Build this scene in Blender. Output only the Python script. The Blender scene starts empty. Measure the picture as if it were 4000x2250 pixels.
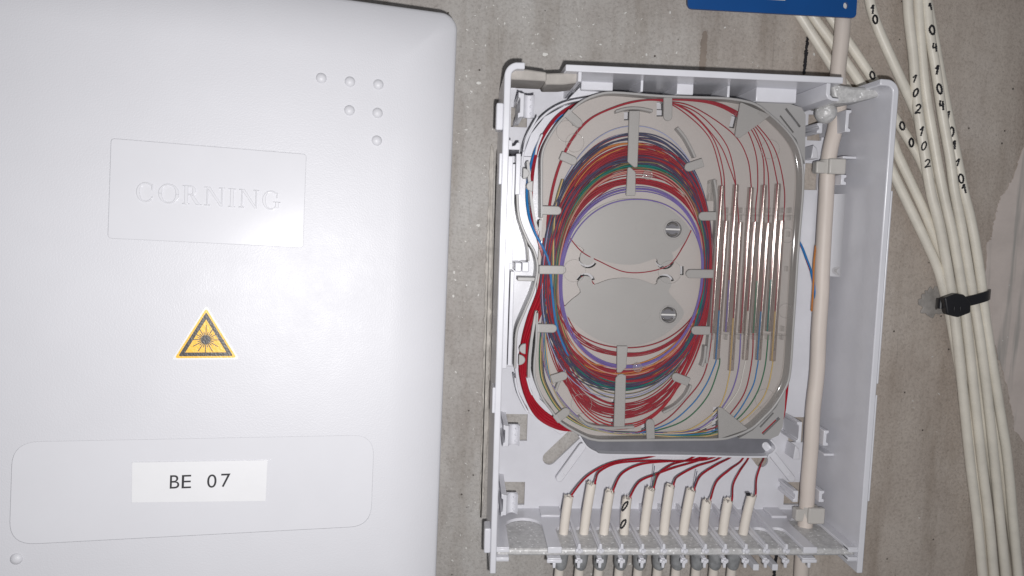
import bpy, bmesh, math, random
import numpy as np
from mathutils import Vector, Matrix, Euler
from mathutils.geometry import tessellate_polygon

random.seed(7); np.random.seed(7)
SC = bpy.context.scene
COL = SC.collection
MM = 0.001
R = math.radians

# ------------------------------------------------------------------ camera
FPX = 2950.0                                  # focal length in photo pixels (4000 wide)
CAM = np.array([-107.66, 42.73, 389.83])      # millimetres, wall surface is z = 0
CROT = Euler((R(-5.23015), R(-3.87598), R(1.79641)), 'XYZ')
cd = bpy.data.cameras.new('Camera')
cd.sensor_width = 36.0
cd.lens = 36.0 * FPX / 4000.0
cd.clip_start = 0.01
cd.clip_end = 50.0
cam = bpy.data.objects.new('Camera', cd)
COL.objects.link(cam)
cam.location = Vector(CAM * MM)
cam.rotation_euler = CROT
SC.camera = cam
CM = np.array(CROT.to_matrix())

# ------------------------------------------------------------------ world, lamp, exposure
w = bpy.data.worlds.new('World'); SC.world = w; w.use_nodes = True
w.node_tree.nodes['Background'].inputs[0].default_value = (0.93, 0.95, 1.0, 1)
w.node_tree.nodes['Background'].inputs[1].default_value = 0.17
ld = bpy.data.lights.new('phone_flash', 'AREA')
ld.shape = 'DISK'; ld.size = 0.006; ld.energy = 1.27; ld.color = (1.0, 0.985, 0.985)
lamp = bpy.data.objects.new('phone_flash', ld); COL.objects.link(lamp)
lamp.location = Vector((CAM + np.array([10.0, -13.0, -2.0])) * MM)
lamp.rotation_euler = (R(-3), R(9), 0)
SC.view_settings.view_transform = 'Standard'
SC.view_settings.look = 'None'
SC.view_settings.exposure = 0.0
SC.view_settings.gamma = 1.0
SC.view_settings.use_curve_mapping = False
SC.cycles.max_bounces = 10
SC.cycles.transparent_max_bounces = 24

# ------------------------------------------------------------------ photo pixel -> point on a plane z (mm)
def ray(u, v):
    d = CM @ np.array([u - 2000.0, -(v - 1125.0), -FPX])
    return d / np.linalg.norm(d)
def P(u, v, z):
    d = ray(u, v); t = (z - CAM[2]) / d[2]
    q = CAM + d * t
    return (float(q[0]), float(q[1]), float(z))
def PX(pts, z): return [P(u, v, z)[:2] for u, v in pts]
def P3(pts): return [P(*p) for p in pts]

# ------------------------------------------------------------------ mesh builder (world millimetres)
def catmull(pts, n=8, closed=False):
    p = np.array(pts, float); out = []
    N = len(p); rng = range(N) if closed else range(N - 1)
    for i in rng:
        if closed: a, b, c, d = p[(i-1) % N], p[i], p[(i+1) % N], p[(i+2) % N]
        else: a, b, c, d = p[max(i-1, 0)], p[i], p[i+1], p[min(i+2, N-1)]
        for k in range(n):
            t = k / n
            out.append(0.5*((2*b)+(-a+c)*t+(2*a-5*b+4*c-d)*t*t+(-a+3*b-3*c+d)*t**3))
    if not closed: out.append(p[-1])
    return np.array(out)
def rpoly(pts, r, n=5):
    out = []; N = len(pts)
    for i in range(N):
        a, b, c = (np.array(pts[(i+k) % N], float) for k in (-1, 0, 1))
        rr = r[i] if isinstance(r, (list, tuple)) else r
        u = a - b; v = c - b; lu = np.linalg.norm(u); lv = np.linalg.norm(v)
        rr = min(rr, lu*0.48, lv*0.48)
        if rr <= 0: out.append(b); continue
        s = b + u/lu*rr; e = b + v/lv*rr
        for k in range(n+1):
            t = k/n; out.append((1-t)**2*s + 2*t*(1-t)*b + t*t*e)
    return [tuple(x) for x in out]
def rect(x0, y0, x1, y1): return [(x0, y0), (x1, y0), (x1, y1), (x0, y1)]
def circ(cx, cy, r, n=24, ry=None):
    return [(cx + r*math.cos(2*math.pi*k/n), cy + (ry or r)*math.sin(2*math.pi*k/n)) for k in range(n)]
def offset_band(path, th, closed=False):
    p = np.array(path, float)[:, :2]
    if closed: t = np.roll(p, -1, 0) - np.roll(p, 1, 0)
    else: t = np.gradient(p, axis=0)
    t /= np.linalg.norm(t, axis=1)[:, None] + 1e-9
    nrm = np.stack([-t[:, 1], t[:, 0]], 1)
    return p + nrm*th/2, p - nrm*th/2

class MB:
    def __init__(s): s.V = []; s.F = []
    def prism(s, poly, c0, c1, holes=(), plane='xy'):
        def m(a, b, c): return {'xy': (a, b, c), 'xz': (a, c, b), 'yz': (c, a, b)}[plane]
        loops = [list(poly)] + [list(h) for h in holes]
        base = len(s.V); idx = []
        for c in (c0, c1):
            row = []
            for lp in loops:
                row.append(list(range(len(s.V), len(s.V)+len(lp))))
                s.V += [m(x, y, c) for x, y in lp]
            idx.append(row)
        for li, lp in enumerate(loops):
            n = len(lp)
            for k in range(n):
                s.F.append((idx[0][li][k], idx[0][li][(k+1) % n], idx[1][li][(k+1) % n], idx[1][li][k]))
        if not holes:
            s.F.append(tuple(idx[1][0])); s.F.append(tuple(reversed(idx[0][0])))
        else:
            tri = tessellate_polygon([[Vector((x, y, 0)) for x, y in lp] for lp in loops])
            f0 = sum(idx[0], []); f1 = sum(idx[1], [])
            for t in tri:
                s.F.append(tuple(f1[k] for k in t)); s.F.append(tuple(f0[k] for k in reversed(t)))
        return s
    def box(s, x0, x1, y0, y1, z0, z1): return s.prism(rect(x0, y0, x1, y1), z0, z1)
    def band(s, path, th, z0, z1, closed=False):
        a, b = offset_band(path, th, closed)
        if closed: return s.prism([tuple(x) for x in a], z0, z1, holes=[[tuple(x) for x in b[::-1]]])
        n = len(a); o = len(s.V)
        for c in (z0, z1):
            s.V += [(x, y, c) for x, y in a]; s.V += [(x, y, c) for x, y in b]
        A0, B0, A1, B1 = o, o+n, o+2*n, o+3*n
        for k in range(n-1):
            s.F += [(A0+k, A0+k+1, A1+k+1, A1+k), (B0+k+1, B0+k, B1+k, B1+k+1),
                    (A1+k, A1+k+1, B1+k+1, B1+k), (A0+k+1, A0+k, B0+k, B0+k+1)]
        s.F += [(A0, A1, B1, B0), (A0+n-1, B0+n-1, B1+n-1, A1+n-1)]
        return s
    def tube(s, pts, r, n=8, closed=False, caps=True):
        p = np.array(pts, float); N = len(p)
        rr = np.full(N, r, float) if np.isscalar(r) else np.array(r, float)
        t = (np.roll(p, -1, 0) - np.roll(p, 1, 0)) if closed else np.gradient(p, axis=0)
        t /= np.linalg.norm(t, axis=1)[:, None] + 1e-12
        up = np.array([0, 0, 1.0])
        if abs(t[0] @ up) > 0.9: up = np.array([1.0, 0, 0])
        o = len(s.V); prev = None
        for i in range(N):
            if prev is None: a = np.cross(t[i], up)
            else: a = prev - t[i]*(prev @ t[i])
            a /= np.linalg.norm(a); prev = a; b = np.cross(t[i], a)
            for k in range(n):
                an = 2*math.pi*k/n
                s.V.append(tuple(p[i] + rr[i]*(a*math.cos(an) + b*math.sin(an))))
        for i in range(N if closed else N-1):
            j = (i+1) % N
            for k in range(n):
                l = (k+1) % n
                s.F.append((o+i*n+k, o+i*n+l, o+j*n+l, o+j*n+k))
        if caps and not closed:
            s.F.append(tuple(range(o+n-1, o-1, -1))); s.F.append(tuple(range(o+(N-1)*n, o+N*n)))
        return s
    def dome(s, c, r, h, n=24, m=7):
        o = len(s.V)
        for j in range(m):
            a = math.pi/2*j/m
            for k in range(n):
                q = 2*math.pi*k/n
                s.V.append((c[0]+r*math.cos(a)*math.cos(q), c[1]+r*math.cos(a)*math.sin(q), c[2]+h*math.sin(a)))
        s.V.append((c[0], c[1], c[2]+h))
        for j in range(m-1):
            for k in range(n):
                l = (k+1) % n; s.F.append((o+j*n+k, o+j*n+l, o+(j+1)*n+l, o+(j+1)*n+k))
        for k in range(n): s.F.append((o+(m-1)*n+k, o+(m-1)*n+(k+1) % n, o+m*n))
        return s
    def ball(s, c, r, n=20, m=12, rz=None, jit=0.0):
        rz = rz or r; o = len(s.V)
        for j in range(1, m):
            a = math.pi*j/m
            for k in range(n):
                q = 2*math.pi*k/n; f = 1 + random.uniform(-jit, jit)
                s.V.append((c[0]+r*f*math.sin(a)*math.cos(q), c[1]+r*f*math.sin(a)*math.sin(q), c[2]+rz*f*math.cos(a)))
        t0 = len(s.V); s.V += [(c[0], c[1], c[2]+rz), (c[0], c[1], c[2]-rz)]
        for j in range(m-2):
            for k in range(n):
                l = (k+1) % n; s.F.append((o+(j+1)*n+k, o+(j+1)*n+l, o+j*n+l, o+j*n+k))
        for k in range(n):
            l = (k+1) % n
            s.F.append((o+k, o+l, t0)); s.F.append((o+(m-2)*n+l, o+(m-2)*n+k, t0+1))
        return s
    def build(s, name, mat, parent=None, bevel=0.0, seg=2, xf=None, smooth=True, ang=38):
        V = s.V if xf is None else [xf(*v) for v in s.V]
        off = np.array(parent['_o']) if parent is not None else np.zeros(3)
        me = bpy.data.meshes.new(name)
        A = (np.array(V, float) - off) * MM
        me.from_pydata([tuple(v) for v in A], [], s.F)
        bm = bmesh.new(); bm.from_mesh(me)
        bmesh.ops.recalc_face_normals(bm, faces=bm.faces)
        bm.to_mesh(me); bm.free()
        if smooth:
            me.polygons.foreach_set('use_smooth', [True]*len(me.polygons))
            me.set_sharp_from_angle(angle=R(ang))
        me.materials.append(mat)
        o = bpy.data.objects.new(name, me); COL.objects.link(o)
        o['_o'] = [float(x) for x in off]
        if parent is not None: o.parent = parent
        if parent is not None and parent.type == 'MESH': pass
        if bevel:
            b = o.modifiers.new('bevel', 'BEVEL'); b.width = bevel*MM; b.segments = seg
            b.limit_method = 'ANGLE'; b.angle_limit = R(40)
        return o
def thing(name, label, cat, base, group=None):
    o = bpy.data.objects.new(name, None); COL.objects.link(o)
    o.empty_display_size = 0.01
    o.location = Vector(base)*MM; o['_o'] = [float(x) for x in base]
    o['label'] = label; o['category'] = cat
    if group: o['group'] = group
    return o
def tag(o, label, cat, group=None):
    o['label'] = label; o['category'] = cat
    if group: o['group'] = group
    return o

# ------------------------------------------------------------------ materials
def srgb(r, g, b):
    f = lambda c: (c/255/12.92) if c/255 <= 0.04045 else ((c/255+0.055)/1.055)**2.4
    return (f(r), f(g), f(b), 1)
def newmat(name):
    m = bpy.data.materials.new(name); m.use_nodes = True
    nt = m.node_tree; return m, nt, nt.nodes['Principled BSDF']
def N(nt, t, **kw):
    n = nt.nodes.new(t)
    for k, v in kw.items(): setattr(n, k, v)
    return n
def noise(nt, scale, detail=3, rough=0.6, vec=None):
    n = N(nt, 'ShaderNodeTexNoise'); n.inputs['Scale'].default_value = scale
    n.inputs['Detail'].default_value = detail; n.inputs['Roughness'].default_value = rough
    if vec is not None: nt.links.new(vec, n.inputs['Vector'])
    return n
def ramp(nt, fac, stops):
    r = N(nt, 'ShaderNodeValToRGB'); e = r.color_ramp.elements
    while len(e) < len(stops): e.new(0.5)
    for el, (p, c) in zip(e, stops): el.position = p; el.color = c
    nt.links.new(fac, r.inputs[0]); return r
def geo_pos(nt): return N(nt, 'ShaderNodeNewGeometry').outputs['Position']
def plastic(name, col, rough=0.4, var=0.06, vscale=40, bump=0.0, bscale=900, spec=0.5, rvar=0.0, sss=0.0):
    m, nt, b = newmat(name); pos = geo_pos(nt)
    n = noise(nt, vscale, 4, 0.65, pos)
    lo = tuple(c*(1-var) for c in col[:3]) + (1,); hi = tuple(min(1, c*(1+var*0.6)) for c in col[:3]) + (1,)
    r = ramp(nt, n.outputs['Fac'], [(0.3, lo), (0.7, hi)])
    nt.links.new(r.outputs[0], b.inputs['Base Color'])
    b.inputs['Roughness'].default_value = rough
    b.inputs['Specular IOR Level'].default_value = spec
    if sss:
        b.inputs['Subsurface Weight'].default_value = sss; b.inputs['Subsurface Scale'].default_value = 0.002
    if rvar:
        n2 = noise(nt, vscale*6, 4, 0.7, pos); mr = N(nt, 'ShaderNodeMapRange')
        mr.inputs['To Min'].default_value = rough-rvar; mr.inputs['To Max'].default_value = rough+rvar
        nt.links.new(n2.outputs['Fac'], mr.inputs['Value']); nt.links.new(mr.outputs[0], b.inputs['Roughness'])
    if bump:
        n3 = noise(nt, bscale, 2, 0.5, pos); bp = N(nt, 'ShaderNodeBump')
        bp.inputs['Strength'].default_value = bump; bp.inputs['Distance'].default_value = 0.0002
        nt.links.new(n3.outputs['Fac'], bp.inputs['Height']); nt.links.new(bp.outputs[0], b.inputs['Normal'])
    return m
def clear(name, tint, gloss_rough=0.06, haze=0.05, ior=1.45, hazecol=(0.7, 0.69, 0.67, 1)):
    m = bpy.data.materials.new(name); m.use_nodes = True; nt = m.node_tree; nt.nodes.clear()
    out = N(nt, 'ShaderNodeOutputMaterial'); tr = N(nt, 'ShaderNodeBsdfTransparent'); gl = N(nt, 'ShaderNodeBsdfGlossy')
    df = N(nt, 'ShaderNodeBsdfDiffuse'); fr = N(nt, 'ShaderNodeFresnel'); m1 = N(nt, 'ShaderNodeMixShader'); m2 = N(nt, 'ShaderNodeMixShader')
    tr.inputs[0].default_value = tint; gl.inputs['Roughness'].default_value = gloss_rough; df.inputs[0].default_value = hazecol
    fr.inputs['IOR'].default_value = ior; m1.inputs[0].default_value = haze
    nt.links.new(tr.outputs[0], m1.inputs[1]); nt.links.new(df.outputs[0], m1.inputs[2])
    ge = N(nt, 'ShaderNodeNewGeometry'); iv = N(nt, 'ShaderNodeMath', operation='SUBTRACT'); iv.inputs[0].default_value = 1.0; mu = N(nt, 'ShaderNodeMath', operation='MULTIPLY')
    nt.links.new(ge.outputs['Backfacing'], iv.inputs[1]); nt.links.new(fr.outputs[0], mu.inputs[0]); nt.links.new(iv.outputs[0], mu.inputs[1])
    nt.links.new(mu.outputs[0], m2.inputs[0]); nt.links.new(m1.outputs[0], m2.inputs[1]); nt.links.new(gl.outputs[0], m2.inputs[2])
    nt.links.new(m2.outputs[0], out.inputs[0]); return m

def wall_mat():
    m, nt, b = newmat('concrete'); pos = geo_pos(nt)
    mp = N(nt, 'ShaderNodeMapping'); mp.inputs['Scale'].default_value = (1, 0.16, 1); nt.links.new(pos, mp.inputs[0])
    big = noise(nt, 14, 6, 0.62, pos); streak = noise(nt, 60, 6, 0.65, mp.outputs[0]); fine = noise(nt, 700, 5, 0.75, pos)
    a = ramp(nt, big.outputs['Fac'], [(0.30, (0.35, 0.322, 0.30, 1)), (0.52, (0.42, 0.40, 0.378, 1)), (0.72, (0.47, 0.458, 0.445, 1))])
    s = ramp(nt, streak.outputs['Fac'], [(0.30, (0.80, 0.77, 0.74, 1)), (0.5, (1.03, 1.03, 1.03, 1)), (0.70, (1.12, 1.13, 1.13, 1))])
    f = ramp(nt, fine.outputs['Fac'], [(0.30, (0.76, 0.75, 0.74, 1)), (0.5, (1.02, 1.02, 1.02, 1)), (0.72, (1.12, 1.12, 1.12, 1))])
    x1 = N(nt, 'ShaderNodeMix', data_type='RGBA', blend_type='MULTIPLY'); x1.inputs[0].default_value = 1
    x2 = N(nt, 'ShaderNodeMix', data_type='RGBA', blend_type='MULTIPLY'); x2.inputs[0].default_value = 1
    nt.links.new(a.outputs[0], x1.inputs[6]); nt.links.new(s.outputs[0], x1.inputs[7])
    nt.links.new(x1.outputs[2], x2.inputs[6]); nt.links.new(f.outputs[0], x2.inputs[7])
    # the concrete is browner towards the right of the box
    sx = N(nt, 'ShaderNodeSeparateXYZ'); nt.links.new(pos, sx.inputs[0]); mr = N(nt, 'ShaderNodeMapRange'); mr.interpolation_type = 'SMOOTHSTEP'
    mr.inputs['From Min'].default_value = -0.06; mr.inputs['From Max'].default_value = 0.12; nt.links.new(sx.outputs[0], mr.inputs['Value'])
    br = N(nt, 'ShaderNodeMix', data_type='RGBA', blend_type='MULTIPLY'); br.inputs[7].default_value = (1.10, 1.015, 0.945, 1)
    nt.links.new(mr.outputs[0], br.inputs[0]); nt.links.new(x2.outputs[2], br.inputs[6]); x2 = br
    # pores: sparse dark pits
    vo = N(nt, 'ShaderNodeTexVoronoi'); vo.inputs['Scale'].default_value = 150; nt.links.new(pos, vo.inputs['Vector'])
    pr = ramp(nt, vo.outputs['Distance'], [(0.0, (1, 1, 1, 1)), (0.055, (1, 1, 1, 1)), (0.085, (0, 0, 0, 1))])
    pick = noise(nt, 55, 1, 0.5, pos); pk = ramp(nt, pick.outputs['Fac'], [(0.53, (0, 0, 0, 1)), (0.56, (1, 1, 1, 1))])
    mu = N(nt, 'ShaderNodeMath', operation='MULTIPLY'); nt.links.new(pr.outputs[0], mu.inputs[0]); nt.links.new(pk.outputs[0], mu.inputs[1])
    # long dark hairline streaks
    mp2 = N(nt, 'ShaderNodeMapping'); mp2.inputs['Scale'].default_value = (1, 0.06, 1); mp2.inputs['Rotation'].default_value = (0, 0, R(3)); nt.links.new(pos, mp2.inputs[0])
    hl = noise(nt, 210, 3, 0.6, mp2.outputs[0]); hr = ramp(nt, hl.outputs['Fac'], [(0.24, (1, 1, 1, 1)), (0.30, (0, 0, 0, 1))])
    ad = N(nt, 'ShaderNodeMath', operation='MULTIPLY_ADD'); ad.inputs[1].default_value = 0.4; nt.links.new(hr.outputs[0], ad.inputs[0]); nt.links.new(mu.outputs[0], ad.inputs[2]); ad.use_clamp = True
    x3 = N(nt, 'ShaderNodeMix', data_type='RGBA'); x3.inputs[7].default_value = (0.13, 0.115, 0.10, 1)
    nt.links.new(ad.outputs[0], x3.inputs[0]); nt.links.new(x2.outputs[2], x3.inputs[6])
    nt.links.new(x3.outputs[2], b.inputs['Base Color']); b.inputs['Roughness'].default_value = 0.85
    b.inputs['Specular IOR Level'].default_value = 0.25
    bp = N(nt, 'ShaderNodeBump'); bp.inputs['Strength'].default_value = 0.75; bp.inputs['Distance'].default_value = 0.0008
    sm = N(nt, 'ShaderNodeMath', operation='MULTIPLY_ADD'); sm.inputs[1].default_value = -1.2
    nt.links.new(mu.outputs[0], sm.inputs[0]); nt.links.new(fine.outputs['Fac'], sm.inputs[2])
    nt.links.new(sm.outputs[0], bp.inputs['Height']); nt.links.new(bp.outputs[0], b.inputs['Normal'])
    return m

M = {}
M['wall'] = wall_mat()
M['white'] = plastic('white_plastic', (0.665, 0.665, 0.705, 1), 0.25, 0.05, 45, 0.06, 1500, rvar=0.05)
M['cover'] = plastic('cover_plastic', (0.605, 0.605, 0.635, 1), 0.42, 0.03, 14, 0.42, 1700, spec=0.30, rvar=0.10)
M['smoothcover'] = plastic('nameplate_plastic', (0.635, 0.635, 0.665, 1), 0.2, 0.02, 30, 0.03, 500)
M['tray'] = plastic('tray_plastic', (0.34, 0.332, 0.326, 1), 0.38, 0.04, 30, 0.05, 900)
M['trayfloor'] = plastic('tray_floor_plastic', (0.43, 0.402, 0.388, 1), 0.45, 0.05, 25, 0.05, 900)
M['smoke'] = plastic('smoke_plastic', (0.175, 0.175, 0.195, 1), 0.28, 0.15, 60, 0.06, 400)
M['foam'] = plastic('grey_foam', (0.54, 0.535, 0.53, 1), 0.42, 0.25, 520, 1.0, 700, spec=0.8)
def painted_sparkle(m, scale, thr, col):
    nt = m.node_tree; b = nt.nodes['Principled BSDF']; vo = N(nt, 'ShaderNodeTexVoronoi'); vo.inputs['Scale'].default_value = scale
    nt.links.new(geo_pos(nt), vo.inputs['Vector']); r = ramp(nt, vo.outputs['Distance'], [(thr, (1, 1, 1, 1)), (thr+.06, (0, 0, 0, 1))])
    mx = N(nt, 'ShaderNodeMix', data_type='RGBA'); mx.inputs[7].default_value = col; l = b.inputs['Base Color'].links[0].from_socket
    nt.links.new(r.outputs[0], mx.inputs[0]); nt.links.new(l, mx.inputs[6]); nt.links.new(mx.outputs[2], b.inputs['Base Color'])
painted_sparkle(M['foam'], 420, .16, (.85, .85, .85, 1))  # foam's granular sparkle put into the colour as white dots
M['foampad'] = plastic('worn_foam', (0.40, 0.375, 0.35, 1), 0.8, 0.15, 120, 0.6, 900, spec=0.2)
M['gel'] = plastic('grey_gel', (0.27, 0.275, 0.28, 1), 0.35, 0.3, 300, 0.3, 500)
M['cream'] = plastic('cream_sheath', (0.71, 0.655, 0.59, 1), 0.5, 0.04, 60, 0.10, 1200)
M['cream2'] = plastic('ivory_sheath', (0.78, 0.735, 0.645, 1), 0.42, 0.11, 70, 0.12, 500, rvar=.1)
M['feeder'] = plastic('pale_pink_sheath', (0.64, 0.57, 0.515, 1), 0.5, 0.04, 40, 0.08, 900)
M['cut'] = plastic('cut_sheath', (0.70, 0.66, 0.60, 1), 0.7, 0.15, 500, 0.5, 900)
M['tie'] = plastic('milky_tie', (0.50, 0.48, 0.45, 1), 0.35, 0.05, 60)
M['blacktie'] = plastic('black_nylon', (0.012, 0.012, 0.015, 1), 0.38, 0.2, 80)
M['ink'] = plastic('black_ink', (0.012, 0.012, 0.016, 1), 0.5, 0.2, 300)
M['blue'] = plastic('blue_paint', srgb(0, 72, 138), 0.4, 0.08, 40, 0.08, 700)
M['steel'] = plastic('steel', (0.62, 0.59, 0.57, 1), 0.22, 0.25, 300, 0.25, 260)
M['steel'].node_tree.nodes['Principled BSDF'].inputs['Metallic'].default_value = 1.0
M['dark'] = plastic('dark_gap', (0.03, 0.03, 0.035, 1), 0.6)
M['yellow'] = plastic('sticker_yellow', srgb(236, 182, 40), 0.35, 0.05, 60, 0.3, 1300)
M['stickblack'] = plastic('sticker_black', (0.025, 0.023, 0.022, 1), 0.35, 0.2, 200, 0.3, 1300)
M['stickwhite'] = plastic('sticker_white', (0.68, 0.68, 0.68, 1), 0.4, 0.02, 60, 0.2, 1300)
M['paper'] = plastic('label_tape', (0.70, 0.70, 0.715, 1), 0.42, 0.02, 60, 0.1, 600)
M['plaster'] = plastic('pale_plaster', (0.60, 0.53, 0.49, 1), 0.85, 0.10, 60, 0.35, 260)
def bands_on(m, col, scale, thr):
    nt = m.node_tree; b = nt.nodes['Principled BSDF']; mp = N(nt, 'ShaderNodeMapping'); mp.inputs['Scale'].default_value = (1, .07, 1)
    nt.links.new(geo_pos(nt), mp.inputs[0]); n = noise(nt, scale, 4, .65, mp.outputs[0]); r = ramp(nt, n.outputs['Fac'], [(thr, (0, 0, 0, 1)), (thr+.12, (1, 1, 1, 1))])
    mx = N(nt, 'ShaderNodeMix', data_type='RGBA'); mx.inputs[7].default_value = col; l = b.inputs['Base Color'].links[0].from_socket
    nt.links.new(r.outputs[0], mx.inputs[0]); nt.links.new(l, mx.inputs[6]); nt.links.new(mx.outputs[2], b.inputs['Base Color'])
bands_on(M['plaster'], (0.33, 0.32, 0.30, 1), 70, .52)
M['seam'] = plastic('seam_mortar', (0.49, 0.46, 0.42, 1), 0.9, 0.30, 130, 1.0, 420)
M['mortar'] = plastic('grey_mortar', (0.34, 0.32, 0.30, 1), 0.9, 0.3, 130, 1.0, 420)
M['fleck'] = plastic('paint_fleck', (0.66, 0.65, 0.62, 1), 0.7, 0.1, 100)
M['stain'] = plastic('rust_stain', (0.27, 0.225, 0.19, 1), 0.85, 0.2, 90, 0.5, 400)
M['clear'] = clear('clear_cover', (0.985, 0.98, 0.975, 1), 0.08, 0.009)
M['clearring'] = clear('clear_edge', (0.95, 0.945, 0.94, 1), 0.05, 0.12)
M['sleeve'] = clear('clear_sleeve', (0.86, 0.825, 0.81, 1), 0.12, 0.06, 1.5)
FC = {'red': (0.285, 0.016, 0.03), 'brightred': (0.35, 0.012, 0.024), 'violet': (0.17, 0.125, 0.37), 'navy': (0.05, 0.055, 0.11),
      'orange': (0.50, 0.19, 0.05), 'green': (0.03, 0.15, 0.075), 'teal': (0.0, 0.15, 0.13), 'yellow': (0.50, 0.33, 0.03),
      'paleblue': (0.33, 0.36, 0.55), 'purple': (0.085, 0.032, 0.075), 'olive': (0.19, 0.16, 0.08), 'blue': (0.025, 0.17, 0.42),
      'white': (0.60, 0.58, 0.55), 'gold': (0.55, 0.40, 0.16), 'pink': (0.50, 0.25, 0.22)}
for k, c in FC.items(): M['f_'+k] = plastic(k+'_fibre', c+(1,), 0.14, 0.08, 90)

# ------------------------------------------------------------------ the setting: concrete wall
def wall():
    nx, ny = 150, 110; x0, x1, y0, y1 = -480, 330, -270, 300
    V = []; F = []
    ph = np.random.rand(6)*6
    for j in range(ny+1):
        for i in range(nx+1):
            x = x0+(x1-x0)*i/nx; y = y0+(y1-y0)*j/ny
            z = 0.18*math.sin(x*0.07+ph[0]+0.6*math.sin(y*0.02))+0.12*math.sin(y*0.05+ph[1])+0.1*math.sin(x*0.19+y*0.03+ph[2])+random.uniform(-.05, .05)-0.4
            V.append((x, y, z))
    for j in range(ny):
        for i in range(nx):
            a = j*(nx+1)+i; F.append((a, a+1, a+nx+2, a+nx+1))
    b = MB(); b.V = V; b.F = F
    o = b.build('concrete_wall', M['wall'], ang=180); o['kind'] = 'structure'
    # raised shuttering seam left of the open box
    def ragged(path, wl, wr, z0, z1, n=70, j=0.35):
        p = catmull(path, 24); a = []; c = []
        for k, q in enumerate(p):
            s = math.sin(math.pi*k/(len(p)-1))**0.35
            a.append((q[0]-wl*s*(1+random.uniform(-j, j)), q[1])); c.append((q[0]+wr*s*(1+random.uniform(-j, j)), q[1]))
        return a + c[::-1]
    s = MB(); s.prism(ragged(PX([(1922, 560), (1913, 900), (1902, 1300), (1893, 1700), (1878, 2020)], 0), 1.7, 1.7, 0, 0), -1, 1.1)
    s.build('shuttering_seam', M['seam'], o, bevel=0.5)
    s = MB(); s.prism(ragged(PX([(1938, 640), (1926, 1100), (1917, 1500), (1904, 1950)], 0), .35, .4, 0, 0, j=.6), -1, 1.3)
    s.build('mortar_bead', M['seam'], o, bevel=0.3)
    # pale plaster patch at the right edge
    pp = [(4060, 470), (3995, 585), (3960, 680), (3930, 740), (3905, 775), (3892, 830), (3878, 880), (3872, 930), (3856, 955), (3850, 1080), (3846, 1110), (3855, 1200), (3868, 1290), (3900, 1400), (3930, 1500), (3955, 1620), (3975, 1700), (4090, 1800)]
    q = catmull([P(u, v, 0)[:2] for u, v in pp], 9)
    q = [(x+random.uniform(-.6, .6), y+random.uniform(-.5, .5)) for x, y in q]
    s = MB(); s.prism(q, -1, 0.2); s.build('plaster_patch', M['plaster'], o, bevel=0.2)
    # rough mortar blob behind the black tie
    pts = []
    for k in range(40):
        a = 2*math.pi*k/40; r = random.uniform(0.72, 1.1)
        pts.append((3645+58*r*math.cos(a), 1180+62*r*math.sin(a)))
    s = MB(); s.prism(PX(pts, 0), -1, 0.5); s.build('mortar_blob', M['mortar'], o, bevel=0.5)
    # black marker strokes on the wall
    for seg in (((3155, 140), (3148, 215), (3141, 292)), ((3034, 2160), (3028, 2215), (3022, 2290))):
        s = MB(); s.prism(ragged([P(u, v, 0)[:2] for u, v in seg], 0.75, 0.75, 0, 0, j=.5), -1, 0.35)
        s.build('marker_line', M['ink'], o)
    s = MB(); s.prism(ragged([P(u, v, 0)[:2] for u, v in ((2755, 120), (2748, 200), (2742, 300))], 1.6, 1.7, 0, 0, j=.25), -1, 0.12)
    s.build('brown_stain', M['stain'], o)
    # flecks of dried paint
    s = MB()
    zones = [((1800, 20), (2650, 230), 75), ((1770, 250), (1930, 1200), 60), ((1740, 1200), (1900, 2240), 45), ((3450, 500), (3950, 2230), 40), ((2700, 60), (3250, 260), 18), ((2200, 2200), (3100, 2250), 8)]
    for (a0, b0), (a1, b1), n in zones:
        for _ in range(n):
            c = P(random.uniform(a0, a1), random.uniform(b0, b1), 0)
            L = random.choice([.25, .3, .4, .5, .7, 1.0]); th = random.uniform(0, 6.3); k = random.randint(5, 7)
            asp = random.uniform(.25, .7)
            pl = []
            for i in range(k):
                an = 2*math.pi*i/k; r = L*random.uniform(.5, 1.1)
                x = r*math.cos(an); y = r*asp*math.sin(an)
                pl.append((c[0]+x*math.cos(th)-y*math.sin(th), c[1]+x*math.sin(th)+y*math.cos(th)))
            s.prism(pl, -0.6, 0.25)
    for u, v, r in ((2128, 213, 1.5), (1869, 325, 1.3), (1868, 880, 1.1)):
        c = P(u, v, 0); s.prism([(c[0]+r*random.uniform(.6, 1.2)*math.cos(a), c[1]+.7*r*random.uniform(.6, 1.2)*math.sin(a)) for a in np.arange(0, 6.28, .7)], -.6, .35)
    f = s.build('paint_flecks', M['fleck'], o); f['kind'] = 'stuff'
wall()

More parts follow.
